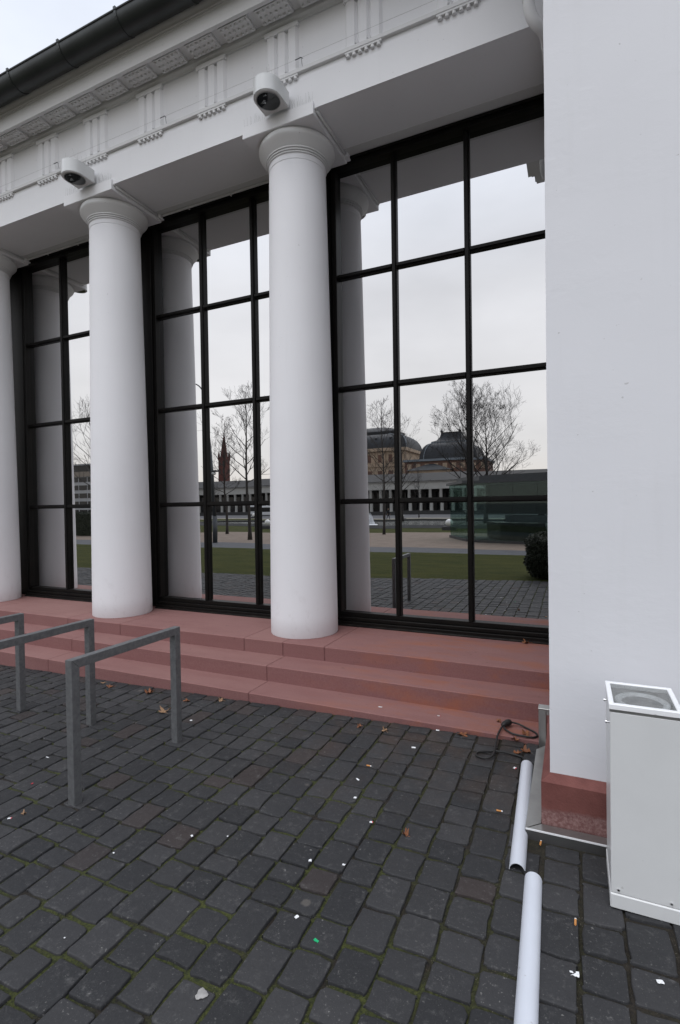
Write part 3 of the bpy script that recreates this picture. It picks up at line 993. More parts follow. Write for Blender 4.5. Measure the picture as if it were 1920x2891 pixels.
# --- wing wall at the right
def wavy_wall():
    mb = MB()
    z0, z1 = 0.316, 6.0
    x0, x1 = X_R, 7.0
    # front face, subdivided for a slightly uneven hand-plastered surface
    nx, nz = 90, 110
    vs = []
    for j in range(nz + 1):
        for i in range(nx + 1):
            t = (i / nx) ** 1.6
            x = x0 + (x1 - x0) * t; z = z0 + (z1 - z0) * j / nz
            d = 0.0 if i == 0 else 0.004 * noise.noise(Vector((x * 1.7, z * 1.7, 3.1)))
            ex = 0.0022 * noise.noise(Vector((z * 4.5, 0.3, 1.0))) if i == 0 else 0
            vs.append((x + ex, 2.60 + d, z))
    fs = [(j * (nx + 1) + i, j * (nx + 1) + i + 1, (j + 1) * (nx + 1) + i + 1, (j + 1) * (nx + 1) + i) for j in range(nz) for i in range(nx)]
    b = len(vs)
    # left return
    for j in range(nz + 1):
        vs.append((vs[j * (nx + 1)][0] + 0.0, 9.0, vs[j * (nx + 1)][2]))
    for j in range(nz):
        fs.append((b + j, j * (nx + 1), (j + 1) * (nx + 1), b + j + 1))
    # top
    fs.append((nz * (nx + 1), nz * (nx + 1) + nx, len(vs), b + nz)); vs.append((x1, 9.0, z1))
    fs.append((nx, len(vs), len(vs) - 1, nz * (nx + 1) + nx)); vs.append((x1, 9.0, z0))
    mb.add(vs, fs)
    return mb
w = wavy_wall().build('wing_wall', m_wall, hall, smooth=True, angle=40)
# sandstone plinth of the wing, chamfered
mb = MB()
def plinth_prof(off):
    return [(off, -0.2), (off, 0.285), (off + 0.040, 0.318)]
# front
mb.add([(-0.152, 2.56, -0.2), (7.0, 2.56, -0.2), (7.0, 2.56, 0.285), (-0.152, 2.56, 0.285), (-0.110, 2.603, 0.318), (7.0, 2.603, 0.318),
        (-0.152, 5.0, -0.2), (-0.152, 5.0, 0.285), (-0.110, 5.0, 0.318)],
       [(0, 1, 2, 3), (3, 2, 5, 4), (6, 0, 3, 7), (7, 3, 4, 8)])
mb.build('plinth', m_plinth, hall)
# cornice of the wing (seen only as a reflection)
mb = MB()
for (p_, a, b) in ((0.10, 6.0, 6.03), (0.16, 6.03, 6.06), (0.33, 6.06, 6.10), (0.35, 6.10, 6.21), (0.40, 6.21, 6.25), (0.45, 6.25, 6.33)):
    mb.box(X_R - p_, 7.0, 2.6 - p_, 4.3, a + 0.0005, b)
mb.build('wing_cornice', m_trim, hall)
# downpipe
pp = [(-0.285, 4.03, 6.40), (-0.285, 4.03, 5.42)]
for i in range(9):
    a = i / 8 * PI / 2 * 1.15
    pp.append((-0.285 + 0.010 * i / 8, 4.03 + 0.13 * (1 - math.cos(a)), 5.42 - 0.16 * math.sin(a) - 0.05 * i / 8))
mb = MB(); dp = [(-0.272, 4.02, 6.36), (-0.272, 4.02, 5.6), (-0.272, 4.02, 5.24), (-0.266, 4.022, 5.165), (-0.246, 4.030, 5.105), (-0.214, 4.048, 5.065), (-0.182, 4.09, 5.050), (-0.165, 4.16, 5.052), (-0.160, 4.26, 5.06), (-0.160, 4.50, 5.075), (-0.160, 4.68, 5.06), (-0.160, 4.735, 4.98), (-0.160, 4.745, 4.7), (-0.160, 4.745, 0.40)]
mb.tube(smooth_path0(dp, 4), 0.041, 18)
mb.tube([(-0.272, 4.02, 5.245), (-0.272, 4.02, 5.275)], 0.045, 18)
mb.tube([(-0.1605, 4.235, 5.0575), (-0.160, 4.262, 5.0600)], 0.045, 18)
mb.build('downpipe', m_trim, hall, smooth=True, angle=40)

# ================================================================== steel drain trim round the wing foot
t = thing('drain_edging', 'grey stainless steel drain edging wrapped round the red plinth at the wall corner', 'metal trim', (-0.2, 2.6, 0.05))
mb = MB(); z = T(-0.2, 2.5)
def slopebox(mb, x0, x1, y0, y1, h0, h1, bev=0.0015):
    vs = []
    for hz in (h0, h1):
        for y in (y0, y1):
            for x in (x0, x1):
                vs.append((x, y, T(x, y) + hz))
    mb.add(vs, [(0, 2, 3, 1), (4, 5, 7, 6), (0, 1, 5, 4), (2, 6, 7, 3), (0, 4, 6, 2), (1, 3, 7, 5)])
slopebox(mb, -0.2155, 2.5, 2.4845, 2.4875, -0.02, 0.036)
mb.build('front_upstand', m_steeld, t)
mb = MB(); slopebox(mb, -0.2165, 2.5, 2.4830, 2.4868, 0.0365, 0.0435)
mb.build('bright_lip', m_lampf, t)
mb = MB()
zz = lambda x, y, h: (x, y, T(x, y) + h)
mb.add([zz(-0.2155, 2.486, 0.040), zz(2.5, 2.486, 0.040), zz(2.5, 2.552, 0.036), zz(-0.152, 2.552, 0.036),
        zz(-0.2155, 2.486, 0.036), zz(2.5, 2.486, 0.036), zz(2.5, 2.552, 0.032), zz(-0.152, 2.552, 0.032)], [(0, 1, 2, 3), (4, 7, 6, 5), (0, 4, 5, 1), (2, 6, 7, 3), (0, 3, 7, 4)])
mb.build('front_cap', m_steel, t)
mb = MB()
mb.add([zz(-0.2185, 2.488, 0.041), zz(-0.155, 2.556, 0.037), zz(-0.166, 3.40, 0.037), zz(-0.222, 3.31, 0.041),
        zz(-0.2185, 2.488, -0.02), zz(-0.155, 2.556, -0.02), zz(-0.166, 3.40, -0.02), zz(-0.222, 3.31, -0.02)], [(0, 1, 2, 3), (4, 7, 6, 5), (0, 3, 7, 4), (0, 4, 5, 1), (1, 5, 6, 2), (2, 6, 7, 3)])
mb.build('side_cap', m_steel, t)
mb = MB()
mb.box(-0.214, -0.170, 3.405, 3.470, 0.04, 0.303, 0.002)
mb.box(-0.170, -0.1155, 3.408, 3.470, 0.270, 0.303, 0.002)
mb.box(-0.2165, -0.1155, 3.400, 3.474, 0.3035, 0.311, 0.002)
mb.box(-0.2075, -0.2045, 3.4035, 3.4055, 0.06, 0.29)
mb.build('stair_upstand', m_steel, t)

# ================================================================== bike racks
def make_rack(x, y0, y1, top, label):
    t = thing('bike_rack', label, 'bike rack', (x, (y0 + y1) / 2, T(x, y0)), 'square-tube bike racks in a row before the steps')
    a = 0.025
    zt = T(x, y0) + top
    for yy in (y0, y1):
        mb = MB()
        sgn = 1 if yy == y0 else -1
        z0 = T(x, yy) - 0.03
        # mitred upper end
        vs = [(x - a, yy - a, z0), (x + a, yy - a, z0), (x + a, yy + a, z0), (x - a, yy + a, z0)]
        if sgn == 1: zts = (zt, zt, zt - 2 * a, zt - 2 * a)
        else: zts = (zt - 2 * a, zt - 2 * a, zt, zt)
        vs += [(x - a, yy - a, zts[0]), (x + a, yy - a, zts[1]), (x + a, yy + a, zts[2]), (x - a, yy + a, zts[3])]
        mb.add(vs, [(0, 3, 2, 1), (4, 5, 6, 7), (0, 1, 5, 4), (1, 2, 6, 5), (2, 3, 7, 6), (3, 0, 4, 7)])
        o = mb.build('post', m_rack, t)
        bv = o.modifiers.new('bevel', 'BEVEL'); bv.width = 0.003; bv.segments = 2
    mb = MB()
    vs = [(x - a, y0 - a, zt), (x + a, y0 - a, zt), (x + a, y1 + a, zt), (x - a, y1 + a, zt),
          (x - a, y0 + a, zt - 2 * a), (x + a, y0 + a, zt - 2 * a), (x + a, y1 - a, zt - 2 * a), (x - a, y1 - a, zt - 2 * a)]
    mb.add(vs, [(0, 1, 2, 3), (4, 7, 6, 5), (0, 4, 5, 1), (1, 5, 6, 2), (2, 6, 7, 3), (3, 7, 4, 0)])
    o = mb.build('top_rail', m_rack, t)
    bv = o.modifiers.new('bevel', 'BEVEL'); bv.width = 0.003; bv.segments = 2
    return t
make_rack(-2.485, 1.905, 2.69, 0.785, 'nearest grey bike rack, both of its posts in view on the cobbles')
make_rack(-3.315, 1.905, 2.69, 0.790, 'second grey bike rack, left of the nearest one, its near post cut off')
make_rack(-4.125, 1.905, 2.69, 0.790, 'farthest grey bike rack, only its far post showing at the left edge')

# ================================================================== floor light box
t = thing('floor_light_box', 'tall white metal uplight box standing before the wing wall', 'lamp', (0.232, 2.30, 0.055))
x0, x1, y0, y1 = 0.1125, 0.352, 2.160, 2.435
zb = T(0.2, 2.3) + 0.002
mb = MB(); mb.box(x0 + 0.003, x1 - 0.003, y0 + 0.0025, y1, 0.118, 0.806, 0.003)
mb.build('housing', m_lampw, t)
mb = MB(); mb.box(x0, x1, y0, y1 + 0.002, zb, 0.1175, 0.004)
mb.build('base_skirt', m_lampw, t)
mb = MB(); L = 0.836
mb.box(x0, x1, y0, y0 + 0.020, 0.815, L, 0.002)
mb.box(x0, x1, y1 - 0.020, y1, 0.815, L, 0.002)
mb.box(x0, x0 + 0.018, y0 + 0.020, y1 - 0.020, 0.815, L, 0.002)
mb.box(x1 - 0.018, x1, y0 + 0.020, y1 - 0.020, 0.815, L, 0.002)
mb.build('lid', m_lampf, t)
mb = MB(); mb.box(x0 + .002, x1 - .002, y0 + 0.002, y1 - .002, 0.8065, 0.8145)
mb.build('inner_tray', m_steel, t)
mb = MB(); mb.box(x0 + 0.018, x1 - 0.018, y0 + 0.020, y1 - 0.020, 0.829, 0.832)
mb.build('cover_glass', m_dglass, t)
mb = MB(); cxl, cyl = (x0 + x1) / 2, (y0 + y1) / 2 - 0.028
N = 40
pr = [(0.094, 0.8150), (0.094, 0.822), (0.088, 0.826), (0.080, 0.826), (0.074, 0.821), (0.070, 0.8150)]
mb.lathe(pr, cxl, cyl, 0, N)
mb.build('lamp_ring', m_lampf, t, smooth=True, angle=60)
mb = MB(); mb.lathe([(0.069, 0.8150), (0.069, 0.8165), (0.03, 0.8160)], cxl, cyl, 0, N)
mb.build('reflector', m_steel, t, smooth=True)
for sx_ in (x0 + 0.028, x1 - 0.042):
    mb = MB(); mb.tube([(sx_, y0 - 0.003, 0.135), (sx_, y0 + 0.004, 0.135)], 0.0042, 12)
    mb.build('screw', m_chrome, t, smooth=True, angle=40)
for (yy, zz_) in ((2.20, 0.752), (2.30, 0.80)):
    mb = MB(); mb.tube([(x0 - 0.011, yy, zz_), (x0 - 0.006, yy, zz_), (x0 - 0.005, yy, zz_), (x0 + 0.004, yy, zz_)], [0.006, 0.006, 0.0035, 0.0035], 12)
    mb.build('knob', m_chrome, t, smooth=True, angle=40)

# ================================================================== half pipes on the ground
def half_pipe(p0, p1, r, label, name='cable_cover'):
    p0 = Vector((p0[0], p0[1], T(*p0) + 0.002)); p1 = Vector((p1[0], p1[1], T(*p1) + 0.002))
    d = (p1 - p0); L_ = d.length; d.normalize(); side = d.cross(Vector((0, 0, 1))).normalized(); up = side.cross(d)
    n = 20; vs = []; fs = []
    nl = 12
    for j in range(nl + 1):
        c = p0 + d * (L_ * j / nl)
        for rr_ in (r, r - 0.0028):
            for i in range(n + 1):
                a = PI * i / n
                vs.append(c + side * (rr_ * math.cos(a)) + up * (rr_ * math.sin(a)))
    m_ = 2 * (n + 1)
    for j in range(nl):
        for i in range(n):
            fs.append((j * m_ + i, j * m_ + i + 1, (j + 1) * m_ + i + 1, (j + 1) * m_ + i))
            fs.append((j * m_ + n + 1 + i, (j + 1) * m_ + n + 1 + i, (j + 1) * m_ + n + 2 + i, j * m_ + n + 2 + i))
    for j, s_ in ((0, 1), (nl, -1)):
        for i in range(n):
            q = (j * m_ + i, j * m_ + n + 1 + i, j * m_ + n + 2 + i, j * m_ + i + 1)
            fs.append(q if s_ == 1 else q[::-1])
    for j in range(nl):
        for i in (0, n):
            fs.append((j * m_ + i, (j + 1) * m_ + i, (j + 1) * m_ + n + 1 + i, j * m_ + n + 1 + i))
    mb = MB(); mb.add(vs, fs)
    return tag(recenter(mb.build(name, m_pipew, smooth=True, angle=50)), label, 'pipe', 'half-round white cable covers')
half_pipe((-0.265, 3.165), (-0.230, 2.235), 0.033, 'white half-round plastic cover lying beside the steel edging, the farther one')
half_pipe((-0.164, 2.205), (-0.125, 1.10), 0.034, 'white half-round plastic cover running out of the bottom of the view')

# ================================================================== black cable with plug
def smooth_path(ctrl, n=12):
    P_ = [Vector(c) for c in ctrl]; out = []
    for i in range(len(P_) - 1):
        a = P_[max(i - 1, 0)]; b = P_[i]; c = P_[i + 1]; d = P_[min(i + 2, len(P_) - 1)]
        for k in range(n):
            t_ = k / n
            out.append(0.5 * ((2 * b) + (c - a) * t_ + (2 * a - 5 * b + 4 * c - d) * t_ ** 2 + (3 * b - a - 3 * c + d) * t_ ** 3))
    out.append(P_[-1]); return out
g0 = T(-0.4, 3.2) + 0.006
t = thing('power_cable', 'black rubber cable with plug coiled on the cobbles and lowest step', 'cable', (-0.45, 3.4, g0))
path = [(-0.272, 3.19, g0 + .002), (-0.30, 3.250, g0 + .002), (-0.36, 3.268, g0 + .003), (-0.43, 3.262, g0 + .008), (-0.50, 3.248, g0 + .003), (-0.555, 3.210, g0 + .002), (-0.553, 3.165, g0 + .002),
        (-0.50, 3.150, g0 + .004), (-0.462, 3.185, g0 + .012), (-0.463, 3.28, g0 + .016), (-0.466, 3.42, g0 + .030), (-0.462, 3.500, 0.084), (-0.450, 3.585, 0.094)]
mb = MB(); mb.tube(smooth_path(path), 0.0062, 8); mb.build('cord', m_black, t, smooth=True)
path = [(-0.410, 3.645, 0.094), (-0.36, 3.655, 0.086), (-0.30, 3.630, 0.076), (-0.245, 3.585, 0.074), (-0.232, 3.535, 0.074), (-0.262, 3.500, 0.076), (-0.318, 3.489, 0.080), (-0.38, 3.500, 0.080), (-0.43, 3.540, 0.084), (-0.445, 3.575, 0.088)]
mb = MB(); mb.tube(smooth_path(path), 0.0062, 8); mb.build('cord', m_black, t, smooth=True)
mb = MB(); mb.tube([(-0.453, 3.575, 0.090), (-0.449, 3.583, 0.092), (-0.440, 3.598, 0.095), (-0.432, 3.610, 0.096), (-0.429, 3.614, 0.096), (-0.420, 3.630, 0.096), (-0.412, 3.642, 0.095), (-0.406, 3.650, 0.094)], [0.011, 0.017, 0.0195, 0.0195, 0.022, 0.022, 0.018, 0.010], 14)
mb.build('plug', m_black, t, smooth=True, angle=50)
mb = MB(); mb.tube(smooth_path([(-0.232, 2.42, g0 + .004), (-0.222, 2.28, g0 + .004), (-0.196, 2.225, g0 + .004), (-0.168, 2.17, g0 + .004), (-0.155, 2.02, g0 + .003)]), 0.0062, 8); mb.build('cord', m_black, t, smooth=True)

# ================================================================== spotlights on the column heads
def make_spot(cx, label):
    t = thing('spotlight', label, 'spotlight', (cx, 4.02, 5.252), 'white spotlights on the column heads')
    def foot(inset, ybk=4.155):
        r = 0.128 - inset; cy = 3.995; pts = [(cx + r, ybk - inset)]
        for i in range(21):
            a = -PI * i / 20
            pts.append((cx + r * math.cos(a), cy + r * math.sin(a)))
        pts.append((cx - r, ybk - inset))
        return pts[::-1]
    zb0, zb1, zt = 5.258, 5.262, 5.400
    def shell(f, zlo, zhi):
        mb = MB(); mb.extr_z(f, zlo, zhi); return mb
    o = shell(foot(0.0), zb1, zt)
    # rounded upper edge
    f1 = foot(0.0); f2 = foot(0.012); n = len(f1)
    o.add([(x, y, zt) for x, y in f1] + [(x, y, zt + 0.009) for x, y in f2], [(i, (i + 1) % n, n + (i + 1) % n, n + i) for i in range(n)] + [tuple(range(n, 2 * n))])
    o.build('housing', m_lampw, t, smooth=True, angle=40)
    # bottom plate with round opening rim
    o = shell(foot(0.006), zb0 - 0.002, zb1 + 0.001); o.build('bottom_plate', m_trim, t)
    mb = MB(); cy = 4.005
    mb.lathe([(0.110, zb0 - 0.0025), (0.110, zb0 - 0.006), (0.105, zb0 - 0.006), (0.104, zb0 - 0.0025)], cx, cy, 0, 36)
    mb.build('rim', m_steel, t, smooth=True, angle=40)
    mb = MB(); mb.lathe([(0.02, zb0 - 0.0045), (0.1035, zb0 - 0.0045), (0.1035, zb0 - 0.0035)], cx, cy, 0, 36)
    g = mb.build('lens', m_lens, t, smooth=True, angle=40)
    mb = MB()
    mb.add([(cx - 0.075, cy - 0.005, zb0 - 0.0052), (cx - 0.03, cy - 0.035, zb0 - 0.0052), (cx - 0.018, cy - 0.030, zb0 - 0.0052), (cx - 0.032, cy + 0.012, zb0 - 0.0052)], [(0, 3, 2, 1)])
    mb.add([(cx - 0.02, cy - 0.07, zb0 - 0.0052), (cx + 0.025, cy - 0.082, zb0 - 0.0052), (cx + 0.02, cy - 0.06, zb0 - 0.0052)], [(0, 2, 1)])
    mb.build('reflector_fin', m_chrome, t)
    return t
SPX = [-2.485, -5.005]
make_spot(SPX[0], 'white rounded spotlight on the head of the nearer whole column')
make_spot(SPX[1], 'white rounded spotlight on the head of the second column, farther left')
make_spot(-7.525, 'white rounded spotlight on the column head beyond the left edge')
def spikes(cx, label):
    mb = MB()
    def needle(x, y, z, h):
        dx, dy = random.gauss(0, 0.012), random.gauss(-0.008, 0.012)
        mb.tube([(x, y, z), (x + dx, y + dy, z + h)], 0.0009, 3, cap=False)
    for side in (-1, 1):
        n = 17 if side == 1 else 12
        a0, a1 = (0.135, 0.375) if side == 1 else (-0.375, -0.135)
        for k in range(n):
            x = cx + a0 + (a1 - a0) * (k + 0.5) / n
            needle(x, 4.178 + (k % 2) * 0.006, 5.249, random.uniform(0.06, 0.11))
        mb.box(cx + a0, cx + a1, 4.172, 4.1885, 5.2495, 5.2525)
    return tag(recenter(mb.build('bird_spikes', m_steel)), label, 'bird spikes', 'bird spikes on ledges')
def spikes_top(cx, label):
    mb = MB()
    for k in range(18):
        x = cx - 0.11 + 0.22 * (k / 17); y = 4.0 + random.uniform(-0.08, 0.12)
        dx = random.gauss(0, 0.015)
        mb.tube([(x, y, 5.407), (x + dx, y + random.gauss(0, 0.015), 5.407 + random.uniform(0.07, 0.12))], 0.0009, 3, cap=False)
    mb.box(cx - 0.11, cx + 0.11, 3.99, 4.005, 5.409, 5.412)
    return tag(recenter(mb.build('bird_spikes', m_steel)), label, 'bird spikes', 'bird spikes on ledges')
for cx, nm_ in ((-2.5, 'nearer whole column'), (-5.02, 'second column, farther left')):
    spikes(cx, 'thin wire bird spikes along the abacus ledge of the ' + nm_)
    spikes_top(cx + 0.015, 'thin wire bird spikes on top of the spotlight on the ' + nm_)
# bird wire with its clips
t = thing('bird_wire', 'thin taut bird wire on small dark clips along the frieze', 'wire', (-5, 4.16, 5.59))
clips = [-2.22, -3.83, -5.47, -7.1, -0.60]
mb = MB(); zc = 5.655
xs_ = sorted([X_L] + clips + [X_R - 0.02])
mb.tube([(x, 4.145, zc) for x in xs_], 0.0011, 4, cap=False)
mb.build('wire', m_steel, t)
for cx in clips[:]:
    mb = MB(); mb.tube([(cx, 4.17, 5.589), (cx, 4.150, zc + 0.004)], 0.0022, 6)
    mb.tube([(cx, 4.145, zc + 0.002), (cx - 0.06, 4.143, zc - 0.002)], 0.004, 6)
    mb.tube([(cx, 4.145, zc + 0.004), (cx + 0.022, 4.14, zc - 0.02)], 0.0025, 6)
    mb.build('clip', m_mast, t)

# ================================================================== leaves and litter
def leaf_mesh(size, seed, curl=0.35, lobes=5):
    rnd_ = random.Random(seed); pts = []
    n = lobes * 6
    for i in range(n):
        a = 2 * PI * i / n
        k = abs(math.sin(a * lobes / 2.0)) ** 0.6
        r = size * (0.42 + 0.58 * k) * rnd_.uniform(0.8, 1.12)
        if abs(a - PI * 1.5) < 0.35: r *= 0.55
        pts.append((r * math.cos(a), r * math.sin(a)))
    ax = rnd_.uniform(0, PI)
    def h(x, y):
        u = x * math.cos(ax) + y * math.sin(ax); v = -x * math.sin(ax) + y * math.cos(ax)
        return curl * (u * u) / size + 0.12 * math.sin(v / size * 5 + seed) * size * curl + 0.002
    mb = MB()
    for th in (0.0, 0.0009):
        vs = [(0, 0, h(0, 0) + th)] + [(x * .5, y * .5, h(x * .5, y * .5) + th) for x, y in pts] + [(x, y, h(x, y) + th) for x, y in pts]
        fs = []
        for i in range(n):
            j = (i + 1) % n
            fs.append((0, 1 + i, 1 + j)); fs.append((1 + i, 1 + n + i, 1 + n + j, 1 + j))
        mb.add(vs, fs if th else [f[::-1] for f in fs])
    mb.tube([(0, -size * 0.3, h(0, 0)), (size * 0.1, -size * 0.9, 0.003), (size * 0.25, -size * 1.3, 0.004)], 0.0011, 4)
    return mb
def leaf(x, y, z, size, label, mat=None, curl=0.35, rot=0.0, seed=1):
    o = leaf_mesh(size, seed, curl).build('dry_leaf', mat or m_leaf, smooth=True, angle=60)
    o.location = (x, y, z + 0.002); o.rotation_euler = (random.uniform(-.15, .15), random.uniform(-.15, .15), rot)
    return tag(o, label, 'leaf', 'fallen dry leaves')
G = lambda x, y: T(x, y)
LV = [(-2.945, 3.055, .050, 'largest tan dry leaf on the cobbles, left of the nearest rack far post', m_leafp, .7, 1.0),
      (-3.86, 3.345, .038, 'brown curled leaf just below the steps, second from the left', None, .6, 2.0),
      (-3.385, 3.345, .042, 'crumpled brown leaf between the two right-hand racks, beneath the lowest step', None, .9, 3.0),
      (-2.935, 3.295, .030, 'small orange-brown leaf right of the rack post, near the steps', None, .6, .4),
      (-2.67, 3.415, .030, 'pale curled leaf lying against the foot of the lowest step, below the column', m_leafp, .8, 1.4),
      (-4.02, 3.40, .024, 'small orange leaf at the foot of the steps, leftmost of the fallen leaves', m_leafp, .5, 2.4),
      (-0.695, 3.440, .040, 'orange maple leaf at the foot of the lowest step, left of the cable', None, .4, .2),
      (-0.285, 3.335, .036, 'brown leaf next to the far end of the white cable cover', None, .8, 5.1),
      (-0.330, 3.300, .026, 'small dark leaf under the loop of the cable, beside the white cover end', None, .8, 3.7),
      (-1.395, 3.325, .020, 'tiny red-brown leaf two stones below the lowest step', None, .9, 2.2),
      (-1.205, 3.325, .024, 'pale torn leaf on a cobble joint below the lowest step', m_leafp, .9, .9),
      (-0.735, 2.290, .018, 'small rolled brown leaf alone on the cobbles in the middle', None, 1.8, 1.2),
      (-2.650, 1.726, .014, 'tiny tan leaf scrap by the foot of the nearest rack post', m_leafp, .9, .7)]
for i, (x, y, s_, lb, mt, cu, ro) in enumerate(LV):
    leaf(x, y, G(x, y), s_, lb, mt, cu, ro, i + 3)
leaf(-0.300, 3.56, 0.066, 0.036, 'brown maple leaf lying on the lowest step inside the cable loop', None, 0.5, 2.0, 31)
leaf(-0.490, 3.68, 0.066, 0.020, 'small brown leaf on the lowest step just left of the plug', None, 1.0, 0.5, 32)
leaf(-0.400, 4.865, 0.328, 0.038, 'dark brown leaf on the landing against the black window sill', None, 0.9, 1.5, 33)
leaf(-0.36, 3.470, G(-.36, 3.47) + .004, 0.026, 'crumpled rust-brown leaf wedged between the cobbles and lowest step under the cable loop', None, 1.2, 2.5, 34)

def scrap(x, y, z, a, b, rot, label, mat=None, cat='paper scrap', crumple=0.25, name='paper_scrap', mark=None):
    rnd_ = random.Random(int(abs(x) * 1000 + abs(y) * 77))
    a *= 0.85; b *= 0.85
    mb = MB(); nx, ny = 4, 3; vs = []
    for th in (0, 0.0008):
        for j in range(ny + 1):
            for i in range(nx + 1):
                vs.append(((i / nx - .5) * a + rnd_.gauss(0, a * .04), (j / ny - .5) * b + rnd_.gauss(0, b * .04), 0.0015 + th + abs(rnd_.gauss(0, 1)) * crumple * b * .3))
    k = (nx + 1) * (ny + 1)
    for j in range(ny):
        for i in range(nx):
            p_ = j * (nx + 1) + i
            q = (p_, p_ + 1, p_ + nx + 2, p_ + nx + 1)
            mb.mi
            mb.cm = 0; mb.add([], [])
            mb.cm = 1 if (mark and i == nx - 1) else 0
            base = len(mb.v)
            mb.f.append(tuple(k + t_ for t_ in q)); mb.r.append(.5); mb.mi.append(mb.cm)
            mb.f.append(q[::-1]); mb.r.append(.5); mb.mi.append(mb.cm)
    mb.v = [tuple(v) for v in vs]
    mm = [mat or m_paper] + ([mark] if mark else [])
    o = mb.build(name, mm)
    o.location = (x, y, z); o.rotation_euler = (0, 0, rot)
    return tag(o, label, cat, 'scraps of litter on the paving')
SCR = [(-2.681, 1.674, .022, .014, 'white scrap with red edge left of the nearest rack post foot', m_pink),
       (-2.906, 1.949, .014, .010, 'tiny red scrap on the cobbles at the far left', 'R'),
       (-3.129, 2.204, .032, .008, 'narrow white strip of paper between the two right-hand racks', None),
       (-1.685, 1.912, .016, .012, 'small white scrap on the mossy cobbles right of the nearest rack', None),
       (-1.521, 1.974, .008, .008, 'tiny white speck of paper just right of the small mossy scrap', None),
       (-1.072, 1.970, .015, .014, 'white scrap by a joint in the middle of the paving', None),
       (-0.973, 1.672, .014, .018, 'small upright rectangle of white card above the green wrapper', None),
       (-1.941, 1.679, .010, .008, 'tiny white fleck on a mossy joint, lower left of the paving', None),
       (-0.949, 3.153, .030, .020, 'crumpled pale foil scrap three stones below the lowest step', None),
       (-1.137, 2.670, .030, .011, 'thin bow-shaped white scrap in the middle distance of the paving', None),
       (-1.078, 2.494, .018, .017, 'white scrap just below the thin bow-shaped scrap', None),
       (-0.921, 2.326, .018, .015, 'white scrap with a red corner in the middle of the paving', m_pink),
       (-0.923, 2.000, .014, .012, 'white scrap on a mossy joint right of centre', None),
       (-0.327, 3.110, .020, .024, 'white and red square scrap left of the farther cable cover', m_pink),
       (-0.867, 3.455, .026, .018, 'folded white scrap against the foot of the lowest step', None),
       (-0.011, 1.811, .030, .024, 'crumpled white tissue on the cobbles right of the near cable cover', None),
       (0.238, 1.883, .024, .016, 'white tissue scrap at the right edge below the light box', None),
       (-2.885, 2.86, .034, .011, 'small oblong cream scrap below the large tan leaf', None),
       (-2.63, 3.0, .022, .016, 'pale round scrap right of the nearest rack far post', None),
       (-1.723, 1.264, .007, .006, 'tiny white dot of paper at the lower left of the paving', None)]
for (x, y, a, b, lb, mk) in SCR:
    if mk == 'R': scrap(x, y, G(x, y), a, b, random.uniform(0, 3), lb, m_pink)
    else: scrap(x, y, G(x, y), a, b, random.uniform(-.6, .6), lb, None, mark=mk)
scrap(-0.897, 3.621, 0.0665, .028, .010, 0.05, 'thin white strip with red end on the lowest step, right-hand one', None, mark=m_pink)
scrap(-1.344, 3.612, 0.0665, .034, .014, 0.1, 'white strip of paper on the lowest step, left of the thinner strip')
scrap(-0.855, 1.606, G(-.855, 1.606), .024, .012, -0.3, 'bright green wrapper piece on a mossy joint near the bottom', m_greenp, 'wrapper', name='green_wrapper')
# blob of chewing gum
mb = MB(); 
pts = []
for i in range(18):
    a = 2 * PI * i / 18; r = 0.019 * (1 + 0.18 * math.sin(a * 3 + 1) + 0.08 * math.sin(a * 7))
    pts.append((r * math.cos(a), r * math.sin(a)))
n = 18
mb.add([(x, y, 0) for x, y in pts] + [(x * .85, y * .85, .0022) for x, y in pts] + [(0, 0, .003)],
       [(i, (i + 1) % n, n + (i + 1) % n, n + i) for i in range(n)] + [(n + i, n + (i + 1) % n, 2 * n) for i in range(n)])
o = mb.build('chewing_gum', simple('old_gum', (0.32, 0.31, 0.30), 0.8, var=0.15, sc=60), smooth=True)
o.location = (-1.104, 1.284, G(-1.104, 1.284) + .0015); tag(o, 'pale round flattened chewing gum on a cobble near the bottom edge', 'chewing gum')
def butt(x, y, rot, label):
    t = thing('cigarette_end', label, 'cigarette end', (x, y, G(x, y) + .005), 'cigarette ends on the paving')
    d = Vector((math.cos(rot), math.sin(rot), 0)); p = Vector((x, y, G(x, y) + .006))
    mb = MB(); mb.tube([p - d * .014, p + d * .010], .0040, 10); mb.build('filter', m_butt, t, smooth=True, angle=40)
    mb = MB(); mb.tube([p + d * .0101, p + d * .0145, p + d * .016], [.0039, .0038, .0025], 10); mb.build('paper', m_paper, t, smooth=True, angle=40)
butt(-1.131, 2.83, 0.0, 'orange cigarette end lying flat in the middle distance of the paving')
butt(-0.354, 2.64, 0.05, 'orange cigarette end left of the farther white cable cover')
butt(-0.150, 2.455, 1.5, 'orange cigarette end in the joint below the steel edging')
butt(-0.008, 2.035, 1.55, 'orange cigarette end upright in the joint right of the near cable cover')

